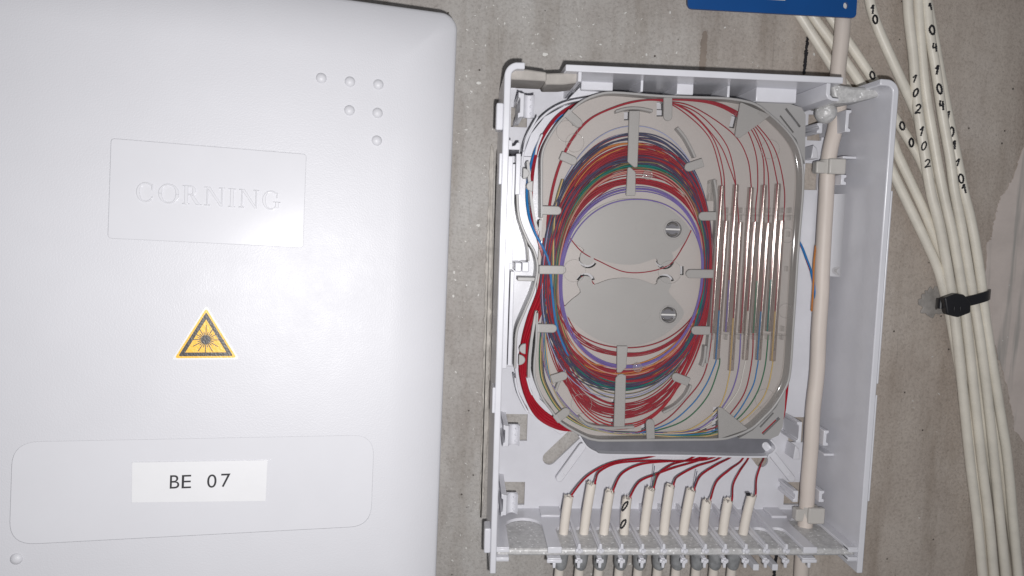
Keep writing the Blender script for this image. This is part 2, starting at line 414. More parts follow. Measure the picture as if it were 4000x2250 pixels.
# ------------------------------------------------------------------ closed box on the left
def closed_box():
    base = P(900, 1125, 0)
    t = thing('closed_splice_box', 'closed white plastic box with yellow laser warning triangle and BE 07 label', 'box', base)
    LR = np.array(Euler((R(-4.482), R(12.14), R(-1.724)), 'XYZ').to_matrix())
    O = np.array(P(1762, 1125, 58.0))                 # a point of the crown plane at its right edge
    nrm = LR[:, 2]
    def L(u, v):                                       # photo pixel -> plane coordinates on the crown
        d = ray(u, v); q = CAM + d*((O-CAM) @ nrm)/(d @ nrm); l = LR.T @ (q-O); return (float(l[0]), float(l[1]))
    def xf(a, b, c): return tuple(O + LR @ np.array([a, b, c]))
    # cover: pillow shaped crown with rounded rectangular outline
    top = L(1500, 8)[1]+1.5; right = L(1757, 1125)[0]+0.3; left = -265.0; bot = L(900, 2250)[1]-26
    W = (right-left)/2; H = (top-bot)/2; cx = (right+left)/2; cy = (top+bot)/2; rc = 7.2
    ns = [0]
    def inset_loop(d, n=16):
        r = max(rc-d*0.55, 1.0); w = W-d; h = H-d; pts = []
        for qx, qy, a0 in ((1, 1, 0), (-1, 1, 90), (-1, -1, 180), (1, -1, 270)):
            for k in range(n+1):
                a = R(a0+90*k/n); pts.append((cx+qx*(w-r)+r*math.cos(a), cy+qy*(h-r)+r*math.sin(a)))
        return pts
    prof = [(1.2, -16.0), (0.5, -9.0), (0.1, -8.4), (0.0, -7.8), (0.12, -7.2), (0.5, -6.6), (1.1, -6.1), (2.0, -5.6)]
    for k in range(1, 13):
        s_ = k/12; prof.append((2.0+24*s_, -5.6*(1-s_)**2.1))
    b = MB(); n = len(inset_loop(0)); prev = None
    for d, h in prof:
        o = len(b.V); b.V += [(x, y, h) for x, y in inset_loop(d)]
        if prev is not None:
            for k in range(n): b.F.append((prev+k, prev+(k+1) % n, o+(k+1) % n, o+k))
        prev = o
    crown = inset_loop(prof[-1][0])
    plate = [L(430, 537), L(1195, 605), L(1185, 968), L(425, 930)]
    x0 = (plate[0][0]+plate[3][0])/2; x1 = (plate[1][0]+plate[2][0])/2; y1 = (plate[0][1]+plate[1][1])/2; y0 = (plate[2][1]+plate[3][1])/2
    fx0 = L(42, 1930)[0]; fx1 = L(1455, 1880)[0]; fy1 = (L(300, 1722)[1]+L(1300, 1702)[1])/2; fy0 = (L(300, 2116)[1]+L(1300, 2062)[1])/2
    cc = L(803, 1318); rr = L(915, 1318)[0]-cc[0]
    hol = [rpoly(rect(x0-.09, y0-.09, x1+.09, y1+.09), 1.6), rpoly(rect(fx0-.07, fy0-.07, fx1+.07, fy1+.07), 9.1, 8)]
    loops = [crown]+hol
    tri_ = tessellate_polygon([[Vector((x, y, 0)) for x, y in lp] for lp in loops])
    ids = list(range(prev, prev+n))
    for lp in hol:
        o = len(b.V); b.V += [(x, y, 0.0) for x, y in lp]; q = len(b.V); b.V += [(x, y, -.28) for x, y in lp]; m_ = len(lp)
        ids += list(range(o, o+m_))
        for k in range(m_): b.F.append((o+k, o+(k+1) % m_, q+(k+1) % m_, q+k))
        b.F.append(tuple(range(q, q+m_)))
    for f_ in tri_: b.F.append(tuple(ids[k] for k in f_))
    b.build('cover', M['cover'], t, xf=xf, ang=40)
    # body behind the cover, on the wall (left part of it lies outside the picture)
    ll = inset_loop(3.5, 4)
    s = MB(); o = 0
    s.V += [xf(x, y, -12.5) for x, y in ll]; m = len(ll)
    s.V += [xf(x, y, -12.5)[:2]+(0.0,) for x, y in ll]
    for k in range(m): s.F.append((k, (k+1) % m, m+(k+1) % m, m+k))
    s.F.append(tuple(range(m))); s.F.append(tuple(range(m, 2*m)))
    s.build('back_box', M['white'], t)
    # nameplate
    plate = [L(430, 537), L(1195, 605), L(1185, 968), L(425, 930)]
    x0 = (plate[0][0]+plate[3][0])/2; x1 = (plate[1][0]+plate[2][0])/2; y1 = (plate[0][1]+plate[1][1])/2; y0 = (plate[2][1]+plate[3][1])/2
    s = MB(); s.prism(rpoly(rect(x0, y0, x1, y1), 1.5), -.27, 0.10)
    np_ = s.build('nameplate', M['smoothcover'], t, bevel=.18, xf=xf)
    # outer field around the nameplate
    q = [L(415, 480), L(1298, 560), L(1275, 1010), L(400, 975)]
    # raised serif lettering CORNING, traced as strokes
    def arc(cx, cy, rx, ry, a0, a1, thick, thin, n=22):
        o = []; i = []
        for k in range(n+1):
            a = R(a0+(a1-a0)*k/n); th = thin+(thick-thin)*abs(math.cos(a))
            o.append((cx+rx*math.cos(a), cy+ry*math.sin(a))); i.append((cx+(rx-th)*math.cos(a), cy+(ry-thin)*math.sin(a)))
        return o + i[::-1]
    def glyph(c):
        T, t_, S = .17, .07, .05                       # stem, hairline, serif thickness on a cap height of 1
        if c == 'C': return [arc(.45, .5, .45, .52, 48, 312, T, t_), [(.72, .62), (.78, .62), (.79, .92), (.71, .92)], [(.74, .10), (.80, .30), (.74, .30), (.68, .14)]], .88
        if c == 'O': return [arc(.5, .5, .5, .52, 0, 180, T, t_), arc(.5, .5, .5, .52, 180, 360, T, t_)], 1.0
        if c == 'G': return [arc(.45, .5, .45, .52, 48, 330, T, t_), [(.72, .62), (.78, .62), (.79, .92), (.71, .92)], [(.68, .08), (.85, .10), (.85, .42), (.68, .42)], [(.55, .38), (.94, .38), (.94, .43), (.55, .43)]], .95
        if c == 'I': return [[(.1, 0), (.1+T, 0), (.1+T, 1), (.1, 1)], [(0, 0), (.37, 0), (.37, S), (0, S)], [(0, 1-S), (.37, 1-S), (.37, 1), (0, 1)]], .37
        if c == 'N': return [[(.12, 0), (.12+t_, 0), (.12+t_, 1), (.12, 1)], [(.10, 1), (.28, 1), (.94, 0), (.80, 0)], [(.84, .0), (.91, 0), (.91, 1), (.84, 1)],
                             [(0, 0), (.31, 0), (.31, S), (0, S)], [(0, 1-S), (.2, 1-S), (.2, 1), (0, 1)], [(.72, 1-S), (1.03, 1-S), (1.03, 1), (.72, 1)]], 1.03
        if c == 'R': return [[(.1, 0), (.1+T, 0), (.1+T, 1), (.1, 1)], [(0, 0), (.37, 0), (.37, S), (0, S)], [(0, 1-S), (.3, 1-S), (.3, 1), (0, 1)],
                             arc(.36, .74, .30, .26, -90, 90, T, t_), [(.25, .93), (.38, .93), (.38, 1), (.25, 1)], [(.25, .48), (.38, .48), (.38, .55), (.25, .55)],
                             [(.36, .50), (.54, .50), (.86, .04), (.66, .02)], [(.66, 0), (.95, 0), (.95, S), (.66, S)]], .90
    ch = 81/2950*0 + (L(560, 715)[1]-L(560, 790)[1])
    xs = L(533, 745)[0]; xe = L(1097, 780)[0]; yb = L(560, 788)[1]
    word = 'CORNING'; gw = [glyph(c)[1] for c in word]; gap = .16
    tot = sum(gw)*ch + gap*ch*(len(word)-1); kx = (xe-xs)/tot
    x = xs
    for c in word:
        st, wd = glyph(c)
        s = MB(); s2 = MB()
        for i, poly in enumerate(st):
            pl = [(x+px*ch*kx, yb+py*ch) for px, py in poly]
            s.prism(pl, .0, .72+.012*i)
            g = np.array(pl); cc = g.mean(0)
        s.build('letter', M['smoothcover'], np_, xf=xf, bevel=.2, seg=2)
        x += (wd+gap)*ch*kx
    # pimples top right and bottom left
    for u, v in ((1255, 305), (1367, 319), (1478, 330), (1365, 431), (1475, 441), (1472, 549), (64, 2183)):
        d = ray(u, v); c = L(u, v)
        e = min(right-c[0], top-c[1]); hh = 0.0
        if e < 26: s_ = max(0, (e-2)/24); hh = -5.6*(1-s_)**2.1
        s = MB(); s.dome((c[0], c[1], hh-.5), 2.3, 1.8); s.build('pimple', M['cover'], t, xf=xf)
    # label field and tape label
    f = [L(45, 1712), L(1455, 1700), L(1450, 2075), L(50, 2130)]
    fx0 = L(42, 1930)[0]; fx1 = L(1455, 1880)[0]; fy1 = (L(300, 1722)[1]+L(1300, 1702)[1])/2; fy0 = (L(300, 2116)[1]+L(1300, 2062)[1])/2
    s = MB(); s.prism(rpoly(rect(fx0, fy0, fx1, fy1), 9, 8), -.27, 0.05); s.build('label_field', M['smoothcover'], t, bevel=.15, xf=xf)
    tp = [L(517, 1806), L(1045, 1797), L(1038, 1956), L(515, 1962)]
    s = MB(); s.prism(tp, .1, .42); tl = s.build('tape_label', M['paper'], t, bevel=.05, xf=xf)
    s = MB(); tp2 = [L(513, 1804), L(1060, 1796), L(1040, 1972), L(513, 1972)]; s.prism(tp2, .1, .33); s.build('tape_edge', M['smoothcover'], t, xf=xf)
    for c, u, v in (('B', 683, 1881), ('E', 729, 1880), ('0', 828, 1878), ('7', 882, 1875)):
        cu = bpy.data.curves.new('txt', 'FONT'); cu.body = c; cu.align_x = 'CENTER'; cu.size = 1.0; cu.resolution_u = 6
        to = bpy.data.objects.new('txt', cu); me = bpy.data.meshes.new_from_object(to)
        vv = [tuple(q.co) for q in me.vertices]; ys = [q[1] for q in vv]; xs_ = [q[0] for q in vv]
        cm = L(u, v); hgt = L(u, v-26)[1]-L(u, v+26)[1]; sc = hgt/(max(ys)-min(ys)); wx = 34/52*hgt/(max(xs_)-min(xs_))
        s = MB()
        s.V = [(cm[0]+(q[0]-(max(xs_)+min(xs_))/2)*wx, cm[1]+(q[1]-(max(ys)+min(ys))/2)*sc, .47) for q in vv]
        s.F = [tuple(p.vertices) for p in me.polygons]
        s.build('character', M['ink'], tl, xf=xf, smooth=False)
        bpy.data.objects.remove(to); bpy.data.curves.remove(cu); bpy.data.meshes.remove(me)
    # laser warning sticker
    A, B, C = L(806, 1190), L(669, 1406), L(937, 1404)
    c0 = np.mean([A, B, C], 0)
    def tri(k, r): return rpoly([tuple(c0+(np.array(q)-c0)*k) for q in (A, B, C)], r, 5)
    cc = L(803, 1318); rr = L(915, 1318)[0]-cc[0]
    s = MB(); s.prism(circ(cc[0], cc[1], rr, 48), -.3, .03); s.build('sticker_seat', M['cover'], t, xf=xf)
    s = MB(); s.prism(tri(1.0, 1.6), .02, .22); st = s.build('warning_sticker', M['stickwhite'], t, bevel=.05, xf=xf)
    s = MB(); s.prism(tri(.90, 1.2), .1, .26); s.build('yellow_field', M['yellow'], st, xf=xf)
    o_, i_ = tri(.80, .9), tri(.60, .1)
    s = MB(); s.prism(o_, .1, .30, holes=[i_]); s.build('black_border', M['stickblack'], st, xf=xf, smooth=False)
    cs = L(804, 1327)
    s = MB()
    for k in range(24):
        a = 2*math.pi*k/24; r1 = 5.4 if k % 2 == 0 else 3.2
        if k % 6 == 0: r1 = 5.9
        if k == 0: r1 = 7.2
        ca, sa = math.cos(a), math.sin(a); hw = .17
        s.prism([(cs[0]+r0*ca-q*sa, cs[1]+r0*sa+q*ca) for r0, q in ((1.7, -hw), (r1, -hw), (r1, hw), (1.7, hw))], .1, .29+.002*(k % 2))
    s.build('ray_burst', M['stickblack'], st, xf=xf, smooth=False)
    s = MB(); s.prism(circ(cs[0], cs[1], 1.85, 28), .1, .32); s.build('burst_core', M['stickblack'], st, xf=xf)
closed_box()

# ------------------------------------------------------------------ open box
ZB, ZR = 3.0, 52.0                                   # base plate top, rim
XL, XR_, YT = -90.0, 90.0, 112.0
YI = P(2670, 2142, ZR)[1]; YO = P(2670, 2197, ZR)[1] # inner and outer comb walls at the cable entry
YE = P(3365, 2240, ZR)[1]                            # lower end of the side walls
WT = 2.9
def open_box():
    t = thing('open_splice_box', 'open white plastic fibre splice box with its cover off', 'box', (0, 0, 0))
    def rp(u0, v0, u1, v1, z=ZB):
        a = P(u0, v0, z); b = P(u1, v1, z); return rect(min(a[0], b[0]), min(a[1], b[1]), max(a[0], b[0]), max(a[1], b[1]))
    def capsule(p, q, r, n=8):
        p = np.array(p); q = np.array(q); d = q-p; a0 = math.atan2(d[1], d[0]); out = []
        for k in range(n+1): a = a0-math.pi/2+math.pi*k/n; out.append((q[0]+r*math.cos(a), q[1]+r*math.sin(a)))
        for k in range(n+1): a = a0+math.pi/2+math.pi*k/n; out.append((p[0]+r*math.cos(a), p[1]+r*math.sin(a)))
        return out
    holes = [rp(1997, 418, 2058, 498), rp(1972, 1617, 2058, 1722), rp(1962, 1882, 2048, 1972),
             rp(3159, 447, 3208, 550), rp(3146, 637, 3192, 743), rp(3085, 1629, 3140, 1728), rp(3066, 1883, 3126, 1972),
             capsule(P(2146, 1790, ZB)[:2], P(2262, 1680, ZB)[:2], 3.6), capsule(P(2975, 1800, ZB)[:2], P(2900, 1700, ZB)[:2], 3.6)]
    s = MB(); s.prism(rect(XL+WT, YI, XR_-WT, YT-WT), 1.0, ZB, holes=holes)
    s.build('base_plate', M['white'], t, smooth=False)
    # long side walls with rounded top corners
    def corner(sx, x_end):
        xo = sx*90.0; p = [(xo, YE), (xo, YT-6)]
        for k in range(1, 8):
            a = R(90*k/8); p.append((xo-sx*6*(1-math.cos(a)), YT-6+6*math.sin(a)))
        p += [(x_end, YT), (x_end, YT-WT), (xo-sx*6, YT-WT)]
        for k in range(1, 6):
            a = R(90-90*k/6); p.append((xo-sx*6+sx*(6-WT)*math.cos(a), YT-6+(6-WT)*math.sin(a)))
        p += [(xo-sx*WT, YT-6.5), (xo-sx*WT, YE)]
        return p
    xl_end = P(2051, 250, ZR)[0]; xr_end = P(3440, 308, ZR)[0]; xm0 = P(2210, 262, ZR)[0]; xm1 = P(3295, 310, ZR)[0]
    s = MB(); s.prism(corner(-1, xl_end), 0, ZR); s.build('left_wall', M['white'], t, bevel=.5)
    s = MB(); s.prism(corner(1, xr_end), 0, ZR); s.build('right_wall', M['white'], t, bevel=.5)
    # top wall between the two corner openings, with returns
    s = MB(); s.prism(rect(xm0, YT-WT, xm1, YT), 0, ZR); s.build('top_wall', M['white'], t, bevel=.4)
    xa = P(2267, 300, ZR)[0]; ya = P(2267, 318, ZR)[1]
    s = MB(); s.prism(rect(xa-.9, ya, xa+.7, YT-WT), 2, ZR-.4); s.build('return_wall', M['white'], t, bevel=.3)
    xb = P(3240, 330, ZR)[0]
    s = MB(); s.prism([(xb-1, YT-WT), (xb-1, YT-8), (xb, YT-9.8), (xb+2, YT-10.6), (xb+5.2, YT-10.8), (xb+5.2, YT-9.5), (xb+2.2, YT-9.3), (xb+.9, YT-8), (xb+.9, YT-WT)], 2, ZR-.4)
    s.build('return_wall', M['white'], t, bevel=.3)
    # low walls that close the corner openings behind the foam
    s = MB(); s.prism(rect(xl_end, YT-2.4, xm0, YT-.4), 0, 24); s.build('low_wall', M['white'], t, bevel=.3)
    s = MB(); s.prism(rect(xm1, YT-2.4, xr_end, YT-.4), 0, 12); s.build('low_wall', M['white'], t, bevel=.3)
    # ledges and ribs on the top wall
    for u0, v0, u1, v1, z in ((2395, 331, 2270, 350, 30), (2645, 345, 2708, 371, 34), (2955, 355, 3110, 403, 34)):
        a = P(u0, v0, z); b = P(u1, v1, z)
        s = MB(); s.prism(rect(min(a[0], b[0]), min(a[1], b[1]), max(a[0], b[0]), YT-WT+.1), 2, z); s.build('ledge', M['white'], t, bevel=.4)
    for u, v, z in ((2507, 358, 38), (2845, 382, 34)):
        a = P(u, v, z); s = MB(); s.prism(rect(a[0]-.6, a[1], a[0]+.6, YT-WT+.1), 2, z); s.build('rib', M['white'], t, bevel=.25)
    s = MB(); s.prism(PX([(2222, 385), (2275, 330), (2392, 330), (2390, 360), (2300, 372)], 26), 2, 26); s.build('bracket', M['white'], t, bevel=.4)
    # inner comb wall at the cable entry (its notches hold the cables)
    def comb(y0, y1, name):
        fx = [P(u, 2142, ZR)[0] for u in (2264, 2347, 2431, 2512, 2595, 2676, 2758, 2836, 2917, 2997, 3075)]
        z_n = 27.0
        pl = P(2142, 2142, ZR)[0], P(2194, 2142, ZR)[0]; pr = P(3142, 2142, ZR)[0], P(3193, 2142, ZR)[0]
        solid = [(pl[0], pl[1])] + [(x-.95, x+.95) for x in fx] + [(pr[0], pr[1])]
        lw = (XL+WT-.1, P(1990, 2142, ZR)[0]); rw = (P(3318, 2142, ZR)[0], XR_-WT+.1)
        allp = [lw]+solid+[rw]
        pts = [(lw[0], 0)]; 
        pts2 = []
        for i, (a, b) in enumerate(allp):
            pts2 += [(a, ZR-1.0), (b, ZR-1.0)]
            if i+1 < len(allp):
                c = allp[i+1][0]; zz = z_n if 0 < i < len(allp)-2 else 14.0
                if i == 0 : zz = 16.0
                w_ = (c-b)/2; mx = (b+c)/2
                for k in range(9):
                    an = math.pi+math.pi*k/8; h_ = min(w_, 9)
                    pts2.append((mx+w_*math.cos(an), zz+h_+h_*math.sin(an)))
        poly = [(allp[0][0], 0)] + pts2 + [(allp[-1][1], 0)]
        s = MB(); s.prism(poly, y0, y1, plane='xz'); s.build(name, M['white'], t, bevel=.22)
        return fx, pl, pr, lw, rw
    fx, pl, pr, lw, rw = comb(YI-1.6, YI, 'inner_comb_wall')
    comb(YO, YO+1.6, 'outer_comb_wall')
    # T shaped clips on top of every tooth
    def tclip(x, y, sg, w, stud=True):
        s = MB(); s.prism([(x-w, y), (x+w, y), (x+w, y+1.7*sg), (x-w, y+1.7*sg)], ZR-1.6, ZR-.2)
        c = s.build('tooth_clip', M['white'], t, bevel=.35)
        s = MB(); s.prism([(x-.75, y+1.7*sg), (x+.75, y+1.7*sg), (x+.65, y+4.2*sg), (x-.65, y+4.2*sg)], ZR-2, ZR-.35); s.build('tooth_tongue', M['white'], c, bevel=.3)
        if stud:
            s = MB(); s.tube([(x, y+.85*sg, ZR-2), (x, y+.85*sg, ZR+.7)], .85, 14); s.build('stud', M['white'], c, bevel=.15)
    for x in fx:
        tclip(x, YI-2.4, 1, 1.75); tclip(x, YO+1.2, -1, 1.75)
    for a, b in (pl, pr):
        s = MB(); s.prism(rect(a-.2, YI-2.6, b+.2, YI+.4), ZR-1.6, ZR-.2); s.build('wide_clip', M['white'], t, bevel=.35)
        tclip((a+b)/2, YO+1.2, -1, (b-a)/2+.4, False)
    for a, b in (lw, rw):
        for y in (YI-2.2, YO+.6):
            s = MB(); s.prism(rect(a, y, b, y+1.7), ZR-6, ZR-.3); s.build('end_shelf', M['white'], t, bevel=.35)
    # long ribs standing along the inner comb wall
    for x in fx:
        s = MB(); s.prism([(YI-.1, ZB-.5), (YI+3.2, ZB-.5), (YI+2.6, 14), (YI+1.5, 40), (YI+1.1, ZR-2), (YI-.1, ZR-2)], x-.7, x+.7, plane='yz'); s.build('entry_rib', M['white'], t, bevel=.2)
    for x0_, x1_ in ((P(2110, 2000, 10)[0], P(2190, 2000, 10)[0]), (P(3000, 2000, 10)[0], P(3060, 2000, 10)[0])):
        s = MB(); s.prism(rect(x0_, YI-.1, x1_, YI+1.2), ZB-.5, 15); s.build('entry_ledge', M['white'], t, bevel=.3)
    # small pegs below the outer comb
    for u in (2948, 3022):
        c = P(u, 2210, 40); s = MB(); s.prism(rpoly(rect(c[0]-1.45, c[1]-1.6, c[0]+1.45, c[1]+1.6), .4), 30, 42); s.build('peg', M['white'], t, bevel=.3)
    # hinge tabs on the outside of the side walls
    for u, v0, v1, w_ in ((1953, 402, 508, 3.0), (1899, 2064, 2160, 2.9)):
        a = P(u, v0, ZR-3); b = P(u, v1, ZR-3)
        s = MB(); s.prism(rpoly(rect(XL-w_, b[1], XL+.1, a[1]), .8), ZR-12, ZR-2.5); s.build('hinge_tab', M['white'], t, bevel=.5)
    for v0, v1 in ((598, 720), (1515, 1615)):
        a = P(1960, v0, ZR); b = P(1950, v1, ZR)
        s = MB(); s.prism(rpoly(rect(XL-1.2, b[1], XL+.1, a[1]), .5), ZR-10, ZR-.2); s.build('hinge_tab', M['white'], t, bevel=.4)
    for v0, v1 in ((745, 1500), (1545, 1960)):
        a = P(3470, v0, ZR); b = P(3420, v1, ZR)
        s = MB(); s.prism(rpoly(rect(XR_-.1, b[1], XR_+.9, a[1]), .4), ZR-9, ZR-.3); s.build('outer_ridge', M['white'], t, bevel=.3)
    # latch rails along the left wall
    for u, v0, v1, w_, z in ((1992, 610, 1440, 1.5, 44), (2006, 640, 1030, .9, 40), (2002, 1060, 1430, .9, 40), (2026, 600, 760, 1.1, 36)):
        a = P(u, v0, z); b = P(u-(v1-v0)*.02, v1, z)
        s = MB(); s.prism(rpoly(rect(a[0]-w_, b[1], a[0]+w_, a[1]), .4), ZB-.5, z); s.build('latch_rail', M['white'], t, bevel=.35)
    s = MB(); a = P(1988, 600, 34); b = P(2030, 1450, 34); s.prism(rect(XL+WT-.1, b[1], P(2100, 1050, 24)[0], a[1]), ZB-.5, 23); s.build('latch_shelf', M['white'], t, bevel=.4)
    a = P(2012, 1025, 42); b = P(2085, 1062, 42)
    s = MB(); s.prism(rpoly(rect(a[0], b[1], a[0]+3.0, a[1]), .6), ZB, 43); s.build('latch_block', M['white'], t, bevel=.6)
    s = MB(); s.prism(rpoly(rect(a[0]+3.4, b[1]-.3, a[0]+6.6, a[1]+.3), .6), ZB, 41); s.build('latch_block', M['white'], t, bevel=.6)
    s = MB(); c = P(2015, 575, 38); s.prism([(c[0]-5, c[1]-1), (c[0]+2.2, c[1]-1), (c[0]+2.2, c[1]+2.4), (c[0]+.6, c[1]+2.4), (c[0]-.2, c[1]+1), (c[0]-1.6, c[1]+.6), (c[0]-1.6, c[1]+3.4), (c[0]-5, c[1]+3.4)], ZB, 36); s.build('latch_hook', M['white'], t, bevel=.3)
    # cable clips with gripping studs
    def grip(u, v, z, w_=9.0, h_=11.0, arc_top=True, mirror=1):
        c = P(u, v, z)
        x0_, x1_, y0_, y1_ = c[0]-w_/2, c[0]+w_/2, c[1]-h_/2, c[1]+h_/2
        s = MB(); s.prism([(x0_, y0_), (x0_-1.2*mirror, y0_-.7), (x0_-1.2*mirror, y0_+1.6), (x0_-.3, y0_+2), (x0_-.3, y1_-2), (x0_-1.2*mirror, y1_-1.6), (x0_-1.2*mirror, y1_+.8), (x0_, y1_+.3), (x0_+1.5, y1_+.2), (x0_+1.5, y0_)], ZB, z)
        g = s.build('grip_clip', M['white'], t, bevel=.3)
        pts = [(x0_+1.4, z-.3)]
        for k in range(8): pts.append((x0_+1.4+(w_-1.4)*k/7, z-.8-3.0*math.sin(math.pi*k/7)))
        pts += [(x1_, z-5), (x0_+1.4, z-5)]
        s = MB(); s.prism(pts, y0_, y1_, plane='xz'); s.build('clip_cradle', M['white'], g, bevel=.2)
        for i in range(3):
            for kx in (0.28, 0.75):
                yy = y0_+h_*(.2+.3*i); s = MB(); s.dome((x0_+w_*kx, yy, z-3.8), .62, 1.6, 10, 4); s.build('grip_stud', M['white'], g)
    grip(2062, 412, 36, 6.6, 10.5); grip(2003, 1705, 30, 7, 10); grip(1995, 1975, 34, 7.0, 10)
    def bracket(u, v, z, h_, sx=1):
        c = P(u, v, z)
        s = MB(); s.prism([(c[0]-.8, c[1]-h_/2), (c[0]+1.9*sx, c[1]-h_/2), (c[0]+1.9*sx, c[1]-h_/2+1.4), (c[0]+.8*sx, c[1]-h_/2+1.9), (c[0]+.8*sx, c[1]+h_/2-1.9), (c[0]+1.9*sx, c[1]+h_/2-1.2), (c[0]+1.9*sx, c[1]+h_/2), (c[0]-.8, c[1]+h_/2)] if sx > 0 else
                         [(c[0]+.8, c[1]-h_/2), (c[0]+.8, c[1]+h_/2), (c[0]-1.9, c[1]+h_/2), (c[0]-1.9, c[1]+h_/2-1.2), (c[0]-.8, c[1]+h_/2-1.9), (c[0]-.8, c[1]-h_/2+1.9), (c[0]-1.9, c[1]-h_/2+1.4), (c[0]-1.9, c[1]-h_/2)], ZB, z)
        s.build('tie_bracket', M['white'], t, bevel=.3)
    for u, v, z, h_, sx in ((3310, 472, 30, 10.5, 1), (3292, 702, 26, 5, 1), (3223, 1712, 24, 8, 1), (3206, 1940, 24, 6, 1), (3207, 500, 22, 5, -1), (3126, 1690, 22, 11, -1), (3112, 1940, 22, 6, -1)):
        bracket(u, v, z, h_, sx)
    a = P(3300, 616, 22); s = MB(); s.prism(rect(a[0]-2, a[1]-.6, a[0]+5, a[1]+.6), ZB, 24); s.build('rib', M['white'], t, bevel=.25)
    a = P(3226, 1772, 20); s = MB(); s.prism(rect(a[0]-2, a[1]-.6, a[0]+4.5, a[1]+.6), ZB, 22); s.build('rib', M['white'], t, bevel=.25)
    for u, v in ((3180, 580), (3110, 1755)):
        q = PX([(u-12, v+40), (u+18, v+40), (u+12, v), (u-2, v-14)], 14); s = MB(); s.prism(q, ZB, 14); s.build('gusset', M['white'], t, bevel=.4)
    # raised ribs on the right part of the base, clear screw boss
    fz = ZB+6.5
    fp = [(XR_-WT+.05, ZB-.2), (XR_-WT-7, ZB-.2), (XR_-WT-7, fz)]
    for k in range(13):
        an = R(270+90*k/12); fp.append((XR_-WT-7+7*math.cos(an), fz+7+7*math.sin(an)))
    s = MB(); s.prism(fp, P(3225, 1075, ZB)[1], P(3255, 760, ZB)[1], plane='xz'); s.build('corner_fillet', M['smoothcover'], t)
    c = P(3275, 1058, 14)
    s = MB(); s.prism(circ(c[0], c[1], 2.2, 16), ZB, 15, holes=[circ(c[0], c[1], 1.3, 16)]); s.build('screw_boss', M['clearring'], t)
    # arms of the tray carrier lying on the base
    for (p, q) in (((2275, 1745), (2186, 1868)), ((2990, 1740), (3093, 1870))):
        a = np.array(P(p[0], p[1], 12)[:2]); b = np.array(P(q[0], q[1], 12)[:2])
        s = MB(); s.prism(capsule(b, a, 1.9), 10, 12.5); s.build('carrier_arm', M['white'], t, bevel=.4)
        d = b+(a-b)*.12; s = MB(); s.prism(circ(d[0], d[1], .9, 16), 12, 12.9); s.build('arm_pin', M['white'], t, bevel=.15)
    lip = P3([(2262, 1700, 16), (2290, 1742, 16), (2325, 1764, 16), (2370, 1774, 16), (2640, 1777, 16), (2960, 1783, 16), (3005, 1774, 16), (3027, 1756, 16), (3026, 1738, 16), (3008, 1716, 16)])
    s = MB(); s.band(catmull(lip, 6), .9, 8, 17); s.build('carrier_lip', M['white'], t, bevel=.25)
    pts = PX([(2262, 1690), (2292, 1740), (2327, 1762), (2370, 1771), (2640, 1774), (2958, 1780), (3004, 1771), (3023, 1754), (3020, 1738), (3000, 1712), (2960, 1690)], 12)
    s = MB(); s.prism(pts, 9.0, 12); s.build('carrier_floor', M['smoke'], t, bevel=.2)
    # white outer channel of the carrier on the left
    ch = catmull(P3([(2292, 388, 22), (2200, 408, 22), (2125, 452, 22), (2070, 520, 22), (2042, 600, 22), (2036, 690, 22)]), 8)
    s = MB(); s.band(ch, 1.0, 6, 26); s.build('channel_wall', M['white'], t, bevel=.3)
    ch2 = PX([(2300, 392), (2205, 412), (2128, 455), (2074, 523), (2046, 602), (2040, 700), (2040, 760), (2125, 760), (2130, 600), (2200, 480), (2300, 410)], 20)
    s = MB(); s.prism(ch2, 17, 19); s.build('channel_floor', M['white'], t, bevel=.3)
    for seg in (((2100, 456), (2060, 530), (2045, 590)), ((2118, 525), (2100, 570), (2092, 605))):
        s = MB(); s.band(catmull(P3([(u, v, 30) for u, v in seg]), 6), .9, 18, 31); s.build('channel_rib', M['white'], t, bevel=.3)
    ch3 = PX([(2000, 1440), (2020, 1440), (2035, 1520), (2080, 1605), (2190, 1690), (2180, 1705), (2060, 1640), (2012, 1550)], 20)
    s = MB(); s.prism(PX([(2010, 1430), (2095, 1430), (2110, 1560), (2230, 1680), (2190, 1700), (2070, 1620), (2025, 1540)], 20), 17, 19); s.build('channel_floor', M['white'], t, bevel=.3)
    for seg in (((2012, 1475), (2022, 1530), (2050, 1590), (2063, 1610)), ((2058, 1475), (2070, 1520), (2080, 1542))):
        s = MB(); s.band(catmull(P3([(u, v, 30) for u, v in seg]), 6), .9, 18, 31); s.build('channel_rib', M['white'], t, bevel=.3)
open_box()

